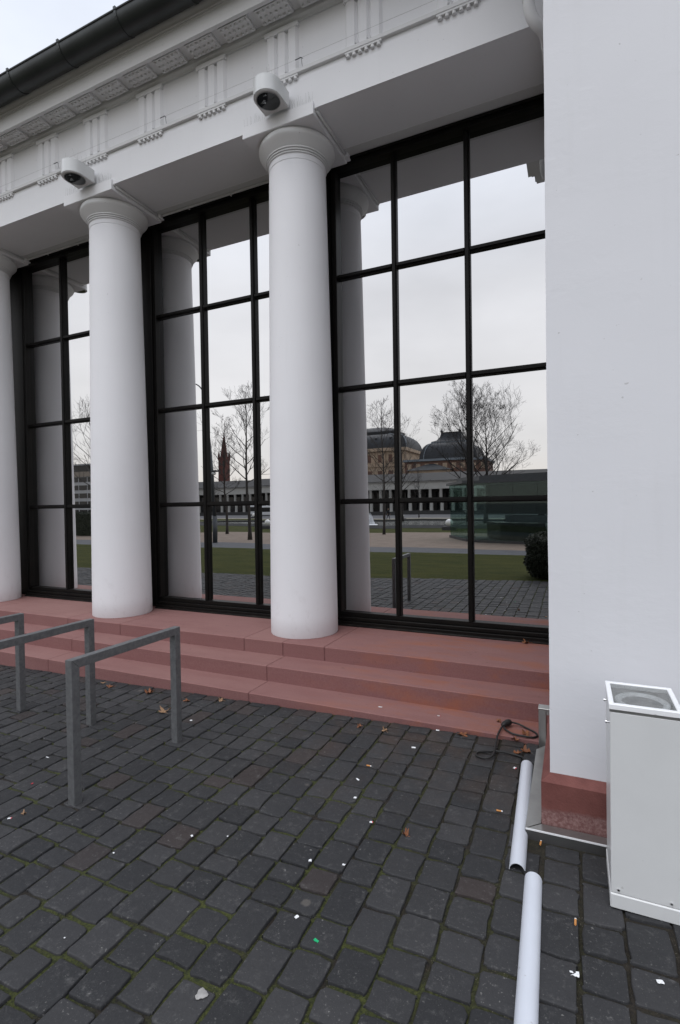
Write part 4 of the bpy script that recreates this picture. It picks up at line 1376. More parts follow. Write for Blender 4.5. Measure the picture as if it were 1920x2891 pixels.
# ================================================================== trees (bare, winter)
def tree_mesh(seed, H, fork, spread, r0, lean=0.0, levels=5, dens=1.0, leader=True):
    R_ = random.Random(seed)
    tr, cr = MB(), MB()
    def branch(p, d, L_, r, lev, mb):
        n = 5 if lev < 3 else 3
        pts = [p.copy()]; rad = [r]; dd = d.copy()
        for i in range(n):
            dd = (dd + Vector((R_.gauss(0, .09), R_.gauss(0, .09), R_.gauss(0.07, .06)))).normalized()
            p = p + dd * (L_ / n); pts.append(p.copy()); rad.append(max(r * (1 - 0.62 * (i + 1) / n), 0.0042 * H / 7))
        mb.tube(pts, rad, 5 if lev < 2 else 3, cap=False)
        if lev >= levels: return
        kids = int((4 if lev == 1 else 3.6) * dens + R_.random())
        for k in range(kids):
            t_ = R_.uniform(0.22, 0.98); ix = min(int(t_ * n), n - 1)
            q = pts[ix].lerp(pts[ix + 1], t_ * n - ix)
            base = (pts[ix + 1] - pts[ix]).normalized()
            ax = Vector((R_.gauss(0, 1), R_.gauss(0, 1), R_.gauss(0, .6)))
            side = (ax - base * ax.dot(base)).normalized()
            nd = (base * 0.72 + side * R_.uniform(.45, .85) + Vector((0, 0, .18))).normalized()
            branch(q, nd, L_ * R_.uniform(.42, .66), rad[ix] * R_.uniform(.45, .65), lev + 1, mb)
    # trunk
    pts = []; rad = []
    nseg = 14
    for i in range(nseg + 1):
        a = i / nseg
        pts.append(Vector((lean * a + 0.05 * math.sin(a * 7 + seed), 0.05 * math.sin(a * 5 + seed * 2), H * a)))
        rad.append(r0 * (1.25 if i == 0 else 1) * (1 - 0.93 * a ** 0.8) + 0.004)
    tr.tube(pts, rad, 9)
    nb = int(20 * dens)
    for k in range(nb):
        a = fork / H + (1 - fork / H) * (k / nb) ** 1.15 * 0.93
        i = min(int(a * nseg), nseg - 1)
        q = pts[i].lerp(pts[i + 1], a * nseg - i)
        az = k * 2.4 + R_.uniform(-.4, .4)
        rel = (a - fork / H) / (1 - fork / H)
        prof_ = math.sin(PI * min(0.28 + 0.72 * rel, 1.0)) ** 0.7
        L_ = spread * (0.25 + 0.95 * prof_) * R_.uniform(.8, 1.1)
        el = math.radians(R_.uniform(18, 38) + 38 * rel)
        d = Vector((math.cos(az) * math.cos(el), math.sin(az) * math.cos(el), math.sin(el)))
        branch(q, d, L_, rad[i] * 0.42 + 0.004, 1, cr)
    return tr, cr
def tree(x, y, seed, H, fork, spread, r0, label, levels=4, dens=1.0, mat=None, lean=0.0):
    z = T(x, y) - 0.05
    t = thing('bare_tree', label, 'tree', (x, y, z), 'bare winter trees mirrored in the windows')
    tr, cr = tree_mesh(seed, H, fork, spread, r0, lean, levels, dens)
    for mb, nm_ in ((tr, 'trunk'), (cr, 'crown')):
        o = mb.build(nm_, mat or m_bark, t, smooth=True); o.matrix_parent_inverse = Matrix()
    return t
tree(-8.30, -45, 11, 11.0, 3.4, 4.2, 0.26, 'tall bare tree whose trunk rises behind the glass pavilion, right of the domes', 5, 1.0, m_barkfar)
tree(-10.5, -47, 23, 13.2, 3.8, 3.9, 0.28, 'tallest bare tree, mirrored just left of the right-hand mullion', 5, 0.95, m_barkfar)
tree(-10.56, -19.4, 5, 7.9, 3.1, 1.35, 0.085, 'slim bare tree mirrored in front of the large domed theatre', 4, 0.95)
tree(-15.2, -11.8, 8, 7.6, 3.0, 1.35, 0.10, 'bare tree in the gravel mirrored in the middle window, right of the church spire', 4, 0.95)
tree(-20.4, -16.8, 14, 7.2, 2.6, 1.15, 0.09, 'slim bare tree on the gravel mirrored just behind the church spire', 4, 0.95)
tree(-28.9, -14, 17, 7.8, 3.0, 2.2, 0.10, 'bare tree mirrored in the left window before the office block', 4, 0.95)
tree(-18.4, -48, 29, 10.5, 3.6, 2.6, 0.16, 'bare tree mirrored at the left edge of the right-hand window', 4, 0.9, m_barkfar)
far = [(-38, -74, 'thin bare tree by the far path, leftmost before the white colonnade'), (-31, -76, 'thin bare tree by the far path, second before the white colonnade'), (-24, -75, 'thin bare tree by the far path, third before the white colonnade'), (-70, -78, 'thin bare tree by the far path behind the pond tip')]
for i, (x, y, lb) in enumerate(far):
    tree(x, y, 40 + i, 8.6, 3.0, 2.0, 0.10, lb, 3, 0.9, m_barkfar)
tree(0.5, -100, 51, 12.5, 4, 4, 0.2, 'distant bare tree on the skyline near the blue building', 4, 0.8, m_barkfar)

# ================================================================== bush on the lawn
def leafy(cx, cy, rx, ry, rz, n, seed, sz):
    R_ = random.Random(seed); mb = MB(); z0 = T(cx, cy)
    # inner dark core
    for k in range(n):
        u, v = R_.uniform(-1, 1), R_.uniform(0, 2 * PI)
        s_ = math.sqrt(1 - u * u)
        pw = 5.5; dx_, dy_, dz_ = abs(s_ * math.cos(v)), abs(s_ * math.sin(v)), abs(u)
        sq = (dx_ ** pw + dy_ ** pw + dz_ ** pw) ** (-1 / pw)
        r = sq * R_.uniform(0.78, 1.0) ** 0.5 * (1 + 0.10 * noise.noise(Vector((s_ * math.cos(v) * 2.5, s_ * math.sin(v) * 2.5, u * 2.5))))
        p = Vector((cx + rx * r * s_ * math.cos(v), cy + ry * r * s_ * math.sin(v), z0 + rz + rz * r * u))
        if p.z < z0 + 0.02: p.z = z0 + R_.uniform(0.02, 0.12)
        a = Vector((R_.gauss(0, 1), R_.gauss(0, 1), R_.gauss(0, 1))).normalized(); b = a.orthogonal().normalized(); c_ = a.cross(b)
        l_ = sz * R_.uniform(.7, 1.4)
        mb.add([p, p + b * l_ * .5 + c_ * l_ * .25, p + b * l_, p + b * l_ * .5 - c_ * l_ * .25], [(0, 1, 2, 3)])
    return mb
t = thing('round_bush', 'dark clipped evergreen bush on the lawn, mirrored at the right window edge', 'bush', (-0.13, -1.75, T(0, -1.7)))
leafy(-0.13, -1.62, 0.78, 0.68, 0.465, 34000, 4, 0.042).build('foliage', m_hedge, t)
mb = MB()
mb.box(-0.80, 0.54, -2.22, -1.04, T(-.2, -1.6) + .02, T(-.2, -1.6) + .86, .14)
mb.build('core', m_hedge, t, smooth=True)
mb = MB()
for k in range(7):
    a = k * 0.9
    mb.tube([(-0.13 + .05 * math.cos(a), -1.7 + .05 * math.sin(a), T(-.13, -1.7) - .02), (-0.13 + .3 * math.cos(a), -1.7 + .3 * math.sin(a), T(0, -1.7) + .45), (-0.13 + .4 * math.cos(a), -1.7 + .4 * math.sin(a), T(0, -1.7) + .75)], [.02, .012, .006], 6)
mb.build('stem', m_bark, t)

# ================================================================== street mast with two lamps
mx_, my_ = -15.45, -9.4
t = thing('lamp_mast', 'tall curved grey lamp mast mirrored beside the left mullion of the middle window', 'street lamp', (mx_, my_, T(mx_, my_)))
zg = T(mx_, my_)
mb = MB(); mb.tube([(mx_, my_, zg - .05), (mx_, my_, zg + 1.25)], .115, 14); mb.tube([(mx_, my_, zg + 1.25), (mx_ - .05, my_, zg + 3.3), (mx_ - .16, my_, 4.5)], [.085, .078, .068], 12)
mb.build('pole', m_mast, t, smooth=True)
arc = [(mx_ - .16, my_, 4.5), (mx_ - .30, my_, 6.15), (mx_ - .36, my_, 6.6), (mx_ - .46, my_, 7.0), (mx_ - .66, my_, 7.30), (mx_ - .95, my_, 7.50), (mx_ - 1.3, my_, 7.55)]
mb = MB(); mb.tube(smooth_path(arc, 5), [0.050 - 0.0009 * i for i in range(31)], 10); mb.build('curved_arm', m_mast, t, smooth=True)
mb = MB(); mb.tube([(mx_ - 1.25, my_, 7.55), (mx_ - 1.25, my_, 6.85)], .012, 6); mb.lathe([(.02, 0), (.16, -.05), (.20, -.14), (.19, -.16)], mx_ - 1.25, my_, 6.85, 20); mb.build('hanging_lamp', m_mast, t, smooth=True)
mb = MB(); mb.box(mx_ - .35, mx_ + .25, my_ - .12, my_ + .12, 3.25, 3.33, .01); mb.build('lamp_head', m_mast, t)
mb = MB(); mb.lathe([(.05, 0), (.11, -.03), (.11, -.10), (.05, -.14)], mx_ + .05, my_, 3.248, 16); mb.build('lamp_glass', m_globe, t, smooth=True)

# ================================================================== globe lamps at the pond
def globe(x, y, s_, label):
    z = T(x, y)
    t = thing('globe_lamp', label, 'lamp', (x, y, z), 'white globe lamps round the pond')
    mb = MB(); mb.box(x - .45 * s_, x + .45 * s_, y - .3 * s_, y + .3 * s_, z - .05, z + .24 * s_, .02); mb.build('base', m_conc, t)
    mb = MB(); pr = [(max(.001, .26 * s_ * math.sin(PI * i / 14)), -.26 * s_ * math.cos(PI * i / 14)) for i in range(15)]
    mb.lathe(pr, x, y, z + .24 * s_ + .27 * s_, 24); mb.build('globe', m_globe, t, smooth=True)
globe(-7.87, -25.3, 1.0, 'large white globe lamp on a black block, mirrored left of the glass pavilion')
globe(-20.7, -54.8, 1.15, 'small white globe lamp beyond the pond, mirrored in the right-hand window')
globe(-23.3, -26.2, 1.0, 'large white globe lamp by the pond, mirrored beside the near column')
globe(-54.5, -70.0, 1.3, 'small white globe lamp on the far lawn, mirrored in the middle window')

# fountain
t = thing('fountain', 'white fountain jet spraying from the pond next to the mirrored column', 'fountain', (-18.9, -37.0, T(-18.9, -37)))
fx, fy, fz = -18.9, -37.0, T(-18.9, -37) + .03
mb = MB(); R_ = random.Random(3)
for k in range(150):
    a = R_.uniform(0, 2 * PI); v = R_.uniform(.35, 1.05); h = R_.uniform(.7, 1.15)
    pts = [(fx + math.cos(a) * v * s_, fy + math.sin(a) * v * s_, fz + .05 + 4 * h * s_ * (1 - s_) * .9 + .25 * (1 - s_)) for s_ in (0, .2, .4, .6, .8, 1.0)]
    mb.tube(pts, [.015, .012, .012, .014, .016, .02], 3, cap=False)
mb.build('water_jet', m_foam, t, smooth=True)
mb = MB(); mb.lathe([(1.3, 0), (1.2, .05), (.6, .09), (.05, .1)], fx, fy, fz, 28); mb.build('splash_ring', m_foam, t, smooth=True)

# ================================================================== glass pavilion
A = Vector((-5.80, -16.3, 0)); B_ = Vector((-4.35, -13.35, 0)); C_ = Vector((3.6, -10.6, 0)); D_ = C_ + (A - B_)
t = thing('glass_pavilion', 'low green-tinted glass pavilion with flat dark roof, mirrored in the right-hand window', 'pavilion', (-1, -13.5, T(-1, -13.5)))
gzp = T(-3, -13.5)
def slab(mb, quad, z0, z1):
    n = len(quad)
    mb.add([(p.x, p.y, z0) for p in quad] + [(p.x, p.y, z1) for p in quad], [tuple(range(n))[::-1], tuple(range(n, 2 * n))] + [(i, (i + 1) % n, n + (i + 1) % n, n + i) for i in range(n)])
quad = [A, D_, C_, B_]
def grow(q, d):
    c = sum(q, Vector()) / len(q); return [p + (p - c).normalized() * d for p in q]
ccw = [A, B_, C_, D_]
area = sum(ccw[i].x * ccw[(i + 1) % 4].y - ccw[(i + 1) % 4].x * ccw[i].y for i in range(4))
if area < 0: ccw = ccw[::-1]
mb = MB(); slab(mb, grow(ccw, .10), gzp - .3, gzp + .10); mb.build('plinth', m_conc, t)
mb = MB(); slab(mb, grow(ccw, .22), 2.50, 2.62); slab(mb, grow(ccw, -0.5), 2.62, 2.84); mb.build('roof', m_mast, t)
def panel(p, q, z0, z1, th, name, mat):
    d = (q - p).normalized(); nrm = Vector((-d.y, d.x, 0)) * th / 2
    mb = MB(); pts = [p - nrm, q - nrm, q + nrm, p + nrm]
    ar = sum(pts[i].x * pts[(i + 1) % 4].y - pts[(i + 1) % 4].x * pts[i].y for i in range(4))
    slab(mb, pts if ar > 0 else pts[::-1], z0, z1); return mb.build(name, mat, t)
for p, q, n in ((A, B_, 3), (B_, C_, 8), (C_, D_, 3), (D_, A, 8)):
    for i in range(n):
        a = p.lerp(q, i / n); b = p.lerp(q, (i + 1) / n); d = (b - a).normalized() * .008
        panel(a + d, b - d, gzp + .102, 2.495, .02, 'glass_panel', m_green)
# dark stair enclosure inside
E1 = B_.lerp(C_, .165) + Vector((.1, -.35, 0)); E2 = B_.lerp(C_, .40) + Vector((.1, -.35, 0))
off = (A - B_) * .55
mb = MB(); q4 = [E1, E2, E2 + off, E1 + off]
ar = sum(q4[i].x * q4[(i + 1) % 4].y - q4[(i + 1) % 4].x * q4[i].y for i in range(4))
slab(mb, q4 if ar > 0 else q4[::-1], gzp + .10, .72); mb.build('stair_parapet', m_dark, t)
E3 = E1 + off * 1.05; E4 = B_.lerp(C_, .98) + off * 1.05
panel(E3, E4, 1.10, 2.49, .08, 'dark_screen', m_shade)
panel(E1 + Vector((.2, -.1, 0)), E4, .73, 1.06, .04, 'reflection_band', m_path)  # grey panel added to paint in the milky sky reflection on the glass
panel(E2 + Vector((.05, .05, 0)), E2 + Vector((.55, .25, 0)), gzp + .10, .35, .06, 'low_wall', m_conc)

# ================================================================== far colonnade
t = thing('far_colonnade', 'long white colonnade with grey slate roof, mirrored across the park', 'building', (-60, -135, -1.4))
yc = -130.5; z0 = T(0, yc) 
XA, XB = -128.0, 40.0
mb = MB(); mb.box(XA, XB, -141, yc + 1.2, z0 - .5, z0 + 1.0); mb.build('base', m_conc, t)
mb = MB(); mb.box(XA, XB, -140, -134.5, z0 + 1.0, 6.3); mb.build('back_wall', m_shade, t)
mb = MB(); mb.box(XA, XB, -134.4, yc + .55, 5.75, 7.75); mb.box(XA, XB, -134.4, yc + 1.0, 7.75, 7.95); mb.build('entablature', m_cream, t)
mb = MB(); mb.extr_x([(yc + 1.2, 7.95), (yc + 1.2, 8.05), (yc - 5.5, 10.6), (yc - 12, 8.0)][::-1], XA, XB); mb.build('roof', m_slate2, t)
mb = MB(); mb.extr_x([(yc + 1.2, 7.95), (yc + 1.2, 8.05), (yc - 5.5, 10.6), (yc - 12, 8.0)][::-1], XA, XB)
c0 = None; k = 0; x = XA + 1.2
while x < XB:
    if c0 is None:
        mb = MB(); mb.lathe([(.50, z0 + 1.0), (.49, z0 + 1.05), (.40, 5.45), (.52, 5.6), (.52, 5.75)], x, yc, 0, 14)
        c0 = mb.build('column', m_cream, t, smooth=True, angle=40); cx0 = x
    else:
        c = c0.copy(); COL.objects.link(c); c.location = (x - cx0, 0, 0)
    x += 3.02
w0 = None
for k in range(55):
    x = XA + 2.7 + 3.02 * k
    if x > XB - 2: break
    if w0 is None:
        mb = MB(); mb.box(x - .85, x + .85, -134.5, -134.42, z0 + 1.3, 4.9); mb.box(x - .95, x - .85, -134.5, -134.38, z0 + 1.2, 5.0); mb.box(x + .85, x + .95, -134.5, -134.38, z0 + 1.2, 5.0)
        w0 = mb.build('window', m_dpane, t); wx0 = x
    else:
        c = w0.copy(); COL.objects.link(c); c.location = (x - wx0, 0, 0)

# raised pavilion roof between colonnade and domes
t = thing('side_hall', 'low pale hall with dark hipped roof in front of the smaller dome', 'building', (-47, -172, 0))
mb = MB(); mb.box(-55, -40, -178, -173, -2, 13.8); mb.build('wall', m_ochre, t)
mb = MB(); q = [(-56, -179, 13.8), (-39.2, -179, 13.8), (-39.2, -172.2, 13.8), (-56, -172.2, 13.8), (-48.5, -175.5, 16.2), (-46, -175.5, 16.2)]
mb.add(q, [(3, 2, 5, 4), (0, 3, 4), (1, 0, 4, 5), (2, 1, 5), (0, 1, 2, 3)]); mb.build('roof', m_slate, t)

# convex mansard domes
def mansard(cx, cy, levels, mat, name, parent, n=1):
    # levels: (halfx, halfy, z)
    mb = MB(); vs = []; fs = []
    for hx, hy, z in levels:
        vs += [(cx - hx, cy - hy, z), (cx + hx, cy - hy, z), (cx + hx, cy + hy, z), (cx - hx, cy + hy, z)]
    for i in range(len(levels) - 1):
        for k in range(4):
            fs.append((4 * i + k, 4 * i + (k + 1) % 4, 4 * i + 4 + (k + 1) % 4, 4 * i + 4 + k))
    L_ = len(levels) - 1
    fs.append((4 * L_, 4 * L_ + 1, 4 * L_ + 2, 4 * L_ + 3)); fs.append((3, 2, 1, 0))
    mb.add(vs, fs); return mb.build(name, mat, parent, smooth=True, angle=30)
# theatre
t = thing('domed_theatre', 'large ochre theatre under a wide dark mansard dome, mirrored left of the smaller dome', 'building', (-80, -200, 0))
cx, cy = -84.5, -204.0
mb = MB(); mb.box(cx - 30, cx + 22, cy - 12, cy + 12, -2, 23.6); mb.build('wall', m_ochre, t)
mb = MB(); mb.box(cx - 31, cx + 23, cy - 13, cy + 13, 23.6, 24.9); mb.box(cx - 30.4, cx + 22.4, cy - 12.4, cy + 12.4, 17.2, 18.0); mb.build('cornice', m_ochre, t)
lv = []
for i in range(13):
    a = i / 12
    lv.append((23 - 7.0 * a ** 1.9, 12 - 7.0 * a ** 1.9, 24.9 + 6.8 * math.sin(a * PI / 2 * .96)))
mansard(cx, cy, lv, m_slate, 'dome', t)
mansard(cx, cy, [(16.6, 5.6, 31.55), (16.8, 5.8, 32.9), (13.5, 4.5, 34.2), (8, 2, 35.2)], m_slate, 'cap', t)
for sx_ in (-1, 1):
    for off_ in (0.0, 4.0):
        mb = MB()
        pts = []
        for i in range(13):
            a = i / 12; pts.append((cx + sx_ * (23 - off_ - 7.0 * a ** 1.9) + (-.1 * sx_), cy + 12.15 - 7.0 * a ** 1.9, 24.95 + 6.8 * math.sin(a * PI / 2 * .96)))
        mb.tube(pts, .22, 6); mb.build('lead_rib', m_lead, t)
for k in range(10):
    x = cx - 22 + k * 4.67
    mb = MB(); mb.box(x - .8, x + .8, cy + 12.0, cy + 12.06, 19.0, 22.2); mb.build('window', m_rust, t)
    mb = MB(); mb.lathe([(.35, 17.2), (.32, 23.2)], x + 2.3, cy + 12.3, 0, 8); mb.build('half_column', m_ochre, t)
    mb = MB(); mb.box(x - 1.1, x + 1.1, cy + 12.0, cy + 12.06, 9, 15.5); mb.build('window', m_rust, t)
for k in range(3):
    mb = MB(); x = cx + 2 + k * 6.5; mb.lathe([(.01, 0), (.6, .1), (.6, .9), (.1, 1.3)], x, cy + 10.4, 28.6, 10); mb.build('dormer', m_slate, t)

t = thing('smaller_domed_hall', 'dark bell-shaped slate dome on a reddish hall, mirrored left of the tall trees', 'building', (-40, -185, 0))
cx, cy = -41.6, -186
mb = MB(); mb.box(cx - 16, cx + 13, cy - 10, cy + 10, -2, 17.3); mb.build('wall', m_rust, t)
mb = MB(); mb.box(cx - 16.6, cx + 13.6, cy - 10.6, cy + 10.6, 17.3, 18.1); mb.build('cornice', m_lead, t)
for k in range(9):
    x = cx - 14 + k * 3.3; mb = MB(); mb.box(x - .8, x + .8, cy + 10, cy + 10.08, 14.4, 16.4); mb.build('window', m_ochre, t)
lv = []
for i in range(11):
    a = i / 10
    lv.append((10.3 - 4.0 * a ** 1.7, 10 - 4.4 * a ** 1.7, 18.1 + 6.2 * math.sin(a * PI / 2)))
mansard(cx, cy, lv, m_slate, 'dome', t)
mansard(cx, cy, [(6.7, 6.0, 24.3), (6.7, 6.0, 24.8), (5.1, 4.6, 25.4), (4.1, 3.6, 26.6), (3.6, 3.2, 28.3), (3.8, 3.4, 28.5)], m_slate, 'cap', t)
for sx_ in (-1, 1):
    mb = MB(); mb.lathe([(.4, 0), (.5, .5), (.2, .9), (.05, 1.6)], cx + sx_ * 3.4, cy + 2.8, 28.5, 8); mb.build('finial', m_slate, t)
    mb = MB(); pts = []
    for i in range(11):
        a = i / 10; pts.append((cx + sx_ * (8.6 - 3.0 * a ** 1.7), cy + 10.1 - 4.4 * a ** 1.7, 18.15 + 6.2 * math.sin(a * PI / 2)))
    mb.tube(pts, .16, 6); mb.build('lead_rib', m_lead, t)
mb = MB(); mb.box(cx - 6.8, cx + 6.8, cy - 6.1, cy + 6.1, 24.35, 24.62); mb.build('lead_band', m_lead, t)

# church spire
t = thing('church_tower', 'slender red brick church spire far away, mirrored in the middle window', 'church tower', (-331, -420, -4))
cx, cy = -331.0, -425.0
mb = MB(); mb.box(cx - 4.2, cx + 4.2, cy - 4.2, cy + 4.2, -6, 53); mb.build('tower', m_brick, t)
mb = MB(); n = 8; vs = [(cx + 4.3 * math.cos(PI / 8 + 2 * PI * k / 8), cy + 4.3 * math.sin(PI / 8 + 2 * PI * k / 8), 53) for k in range(8)] + [(cx, cy, 80)]
mb.add(vs, [(k, (k + 1) % 8, 8) for k in range(8)]); mb.build('spire', m_brick, t)
for sx_ in (-1, 1):
    for sy_ in (-1, 1):
        mb = MB(); mb.box(cx + sx_ * 3.8 - .8, cx + sx_ * 3.8 + .8, cy + sy_ * 3.8 - .8, cy + sy_ * 3.8 + .8, 50, 55)
        X, Y = cx + sx_ * 3.8, cy + sy_ * 3.8
        mb.add([(X - .8, Y - .8, 55), (X + .8, Y - .8, 55), (X + .8, Y + .8, 55), (X - .8, Y + .8, 55), (X, Y, 60.5)], [(0, 1, 4), (1, 2, 4), (2, 3, 4), (3, 0, 4)])
        mb.build('turret', m_brick, t)
for z_ in (36, 44):
    for dx in (-2, 2):
        mb = MB(); mb.box(cx + dx - .7, cx + dx + .7, cy + 4.2, cy + 4.28, z_, z_ + 5.5); mb.build('window', m_dpane, t)

# office block
t = thing('office_block', 'long modern office block with dark window bands, mirrored in the left window', 'building', (-158, -118, -1.5))
x0, x1, y0, y1 = -200.0, -138.0, -130.0, -112.0
mb = MB(); mb.box(x0, x1, y0, y1, -3, 14.0); mb.build('wall', m_officew, t)
mb = MB(); mb.box(x0, x1, y1, y1 + .25, 12.4, 14.1); mb.build('top_band', m_officeb, t)
mb = MB(); mb.box(x0, x1 + 2, y0, y1 - 1.0, 14.1, 16.3); mb.build('penthouse', m_dpane, t)
mb = MB(); mb.box(x0, x1 + 2.5, y0, y1 - .4, 16.3, 16.8); mb.build('roof', m_officew, t)
for f in range(5):
    for k in range(15):
        xa = x0 + 1 + k * 4.1
        mb = MB(); mb.box(xa, xa + 3.6, y1 + .002, y1 + .1, 10.6 - f * 2.75, 12.2 - f * 2.75); mb.build('window', m_bluep if (f, k % 4) == (2, 1) else m_dpane, t)
t = thing('roadside_hedge', 'black boxy hedge mirrored at the foot of the left window view', 'hedge', (-32, -13.5, -.2))
R_ = random.Random(9); mb = MB(); zg = T(-32, -13.5)
mb.box(-40, -27.2, -14.1, -13.1, zg, 1.28)
mb.build('core', m_hedge, t)
mb = MB()
for k in range(7000):
    fx_ = R_.uniform(-40.1, -27.1); s_ = R_.random()
    if s_ < .6: p = Vector((fx_, -13.1 + R_.uniform(0, .10), R_.uniform(zg, 1.32)))
    else: p = Vector((fx_, R_.uniform(-14.1, -13.1), 1.28 + R_.uniform(0, .10)))
    a = Vector((R_.gauss(0, 1), R_.gauss(0, 1), R_.gauss(0, 1))).normalized(); b = a.orthogonal().normalized(); c_ = a.cross(b); l_ = .09
    mb.add([p, p + b * l_ * .5 + c_ * l_ * .25, p + b * l_, p + b * l_ * .5 - c_ * l_ * .25], [(0, 1, 2, 3)])
mb.build('foliage', m_hedge, t)
# blue building right
t = thing('blue_grey_building', 'blue-grey metal building on the skyline at the right window edge', 'building', (4, -175, 0))
mb = MB(); mb.box(-5.5, 22, -185, -172, -2, 12.5); mb.build('wall', m_bluer, t)
mb = MB(); mb.extr_x([(-172, 12.5), (-173.5, 17.0), (-183, 17.0), (-185, 12.5)][::-1], -5.5, 22); mb.build('roof', m_bluer, t)
mb = MB()
for k in range(14):
    mb.box(-5 + 2 * k, -4.85 + 2 * k, -172.0, -171.85, 4, 12.4)
mb.build('ribs', m_lead, t)

# ================================================================== bus
t = thing('white_bus', 'white city bus with dark window band parked before the far colonnade', 'bus', (-84, -119, T(-84, -119)))
bx0, bx1, by0, by1 = -90.0, -77.9, -121.6, -119.1; zg = T(-84, -120) - .1
mb = MB(); mb.box(bx0, bx1, by0, by1, zg + .35, zg + 3.15, .14); body = mb.build('body', m_bus, t)
mb = MB(); mb.box(bx0 + .25, bx1 - .25, by1 + .002, by1 + .03, zg + 1.35, zg + 2.65); mb.build('window', m_dpane, t)
mb = MB(); mb.box(bx0 - .03, bx0 - .002, by0 + .15, by1 - .15, zg + 1.2, zg + 2.8); mb.build('windscreen', m_dpane, t)
for xx in (bx0 + 2.4, bx1 - 2.9):
    mb = MB(); mb.tube([(xx, by1 - .30, zg + .5), (xx, by1 + .05, zg + .5)], .5, 18); wv = mb.build('wheel', m_black, t, smooth=True, angle=40)
    mb = MB(); mb.tube([(xx, by1 + .051, zg + .5), (xx, by1 + .07, zg + .5)], .27, 14); mb.build('rim', m_steel, wv)
for yy in (by0 + .4, by1 - .4):
    mb = MB(); mb.box(bx0 - .04, bx0 - .002, yy - .15, yy + .15, zg + .6, zg + .8); mb.build('headlight', m_globe, t)

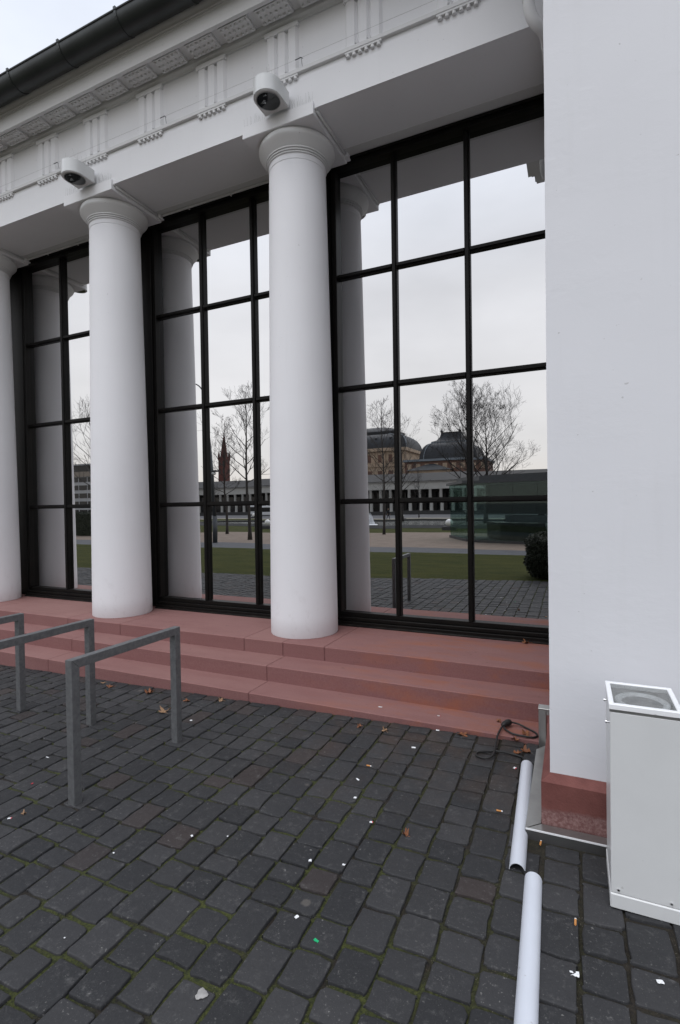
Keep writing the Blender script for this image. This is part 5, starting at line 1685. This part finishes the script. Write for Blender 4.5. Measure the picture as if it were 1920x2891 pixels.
# ================================================================== people (small, mirrored)
def person(x, y, face, label, stride=0.3, top=m_blackc, legs=m_navy, H=1.75):
    z = T(x, y)
    t = thing('person', label, 'person', (x, y, z))
    k = H / 1.75
    V = {}; E_ = []; vr = []
    def a(nm_, co, r):
        V[nm_] = len(vr); vr.append((Vector(co) * k, r * k))
    a('pel', (0, 0, .96), .135); a('waist', (0, .0, 1.10), .125); a('chest', (0, .01, 1.32), .150); a('neckb', (0, 0, 1.46), .075); a('neck', (0, -.01, 1.51), .052); a('head', (0, -.02, 1.62), .088); a('crown', (0, -.01, 1.68), .080)
    for s_, nm_ in ((-1, 'l'), (1, 'r')):
        st = stride * s_
        a('hip' + nm_, (.09 * s_, 0, .90), .095); a('knee' + nm_, (.10 * s_, -st * .45 - .02, .50), .060); a('ank' + nm_, (.10 * s_, -st * .8 + (.05 if st < 0 else 0), .09), .040); a('toe' + nm_, (.11 * s_, -st * .8 - .15, .035), .034)
        a('sh' + nm_, (.17 * s_, .0, 1.42), .062); a('elb' + nm_, (.23 * s_, st * .25 + .02, 1.14), .042); a('wr' + nm_, (.24 * s_, st * .5 - .08, .92), .028); a('palm' + nm_, (.245 * s_, st * .5 - .11, .86), .026)
        for f in range(4):
            yy = st * .5 - .135 + f * .017
            a('f%d%s' % (f, nm_), (.245 * s_ + .002 * f, yy, .805 - .006 * (1.5 - abs(f - 1.5))), .0085); a('g%d%s' % (f, nm_), (.235 * s_, yy + .004, .770 - .008 * (1.5 - abs(f - 1.5))), .0075)
        a('th' + nm_, (.230 * s_, st * .5 - .155, .850), .0095); a('ti' + nm_, (.225 * s_, st * .5 - .168, .815), .0085)
        E_.extend([('pel', 'hip' + nm_), ('hip' + nm_, 'knee' + nm_), ('knee' + nm_, 'ank' + nm_), ('ank' + nm_, 'toe' + nm_), ('neckb', 'sh' + nm_), ('sh' + nm_, 'elb' + nm_), ('elb' + nm_, 'wr' + nm_), ('wr' + nm_, 'palm' + nm_), ('palm' + nm_, 'th' + nm_), ('th' + nm_, 'ti' + nm_)])
        for f in range(4): E_.extend([('palm' + nm_, 'f%d%s' % (f, nm_)), ('f%d%s' % (f, nm_), 'g%d%s' % (f, nm_))])
    a('nose', (0, -.118, 1.615), .014); a('earl', (-.088, -.01, 1.62), .016); a('earr', (.088, -.01, 1.62), .016)
    E_.extend([('pel', 'waist'), ('waist', 'chest'), ('chest', 'neckb'), ('neckb', 'neck'), ('neck', 'head'), ('head', 'crown'), ('head', 'nose'), ('head', 'earl'), ('head', 'earr')])
    me = bpy.data.meshes.new('body'); me.from_pydata([v for v, r in vr], [(V[p_], V[q_]) for p_, q_ in E_], [])
    for m_ in (m_skin, top, legs): me.materials.append(m_)
    o = bpy.data.objects.new('body', me); COL.objects.link(o); o.parent = t
    sk = o.modifiers.new('skin', 'SKIN'); sk.use_smooth_shade = True
    for i, (v, r) in enumerate(vr):
        sv = me.skin_vertices[0].data[i]; sv.radius = (r, r * (.8 if i in (V['pel'], V['waist'], V['chest']) else 1)); sv.use_root = (i == V['pel'])
    o.modifiers.new('sub', 'SUBSURF').levels = 1
    dg = bpy.context.evaluated_depsgraph_get()
    me2 = bpy.data.meshes.new_from_object(o.evaluated_get(dg))
    o.modifiers.clear(); o.data = me2
    if len(me2.materials) == 0:
        for m_ in (m_skin, top, legs): me2.materials.append(m_)
    for p_ in me2.polygons:
        c = p_.center / k
        p_.material_index = 0 if (c.z > 1.50 or (c.z < .90 and abs(c.x) > .205)) else (1 if c.z > .86 else 2)
        p_.use_smooth = True
    # hair and coat as children
    mb = MB(); pr = [(.096 * math.sin(PI * i / 16), -.096 * math.cos(PI * i / 16)) for i in range(6, 17)]
    pr = [(max(r, .002), zz_) for r, zz_ in pr]
    mb.lathe([(r * k, zz_ * k) for r, zz_ in pr], 0, .008 * k, 1.655 * k, 16); h_ = mb.build('hair', m_hair, smooth=True); h_.parent = t
    mb = MB(); mb.lathe([(.185 * k, .72 * k), (.165 * k, .95 * k), (.145 * k, 1.12 * k), (.175 * k, 1.34 * k), (.12 * k, 1.45 * k), (.065 * k, 1.49 * k)], 0, 0, 0, 16, 1.0, .78); c_ = mb.build('coat', top, smooth=True); c_.parent = t
    t.rotation_euler = (0, 0, face)
    return t
person(-25.6, -63.0, math.radians(80), 'person in dark clothes walking along the far side of the pond')
person(-85.0, -117.5, math.radians(10), 'person in dark blue standing in front of the white bus', .12)
person(-1.30, -14.6, math.radians(100), 'person in dark clothes walking inside the glass pavilion', .35)
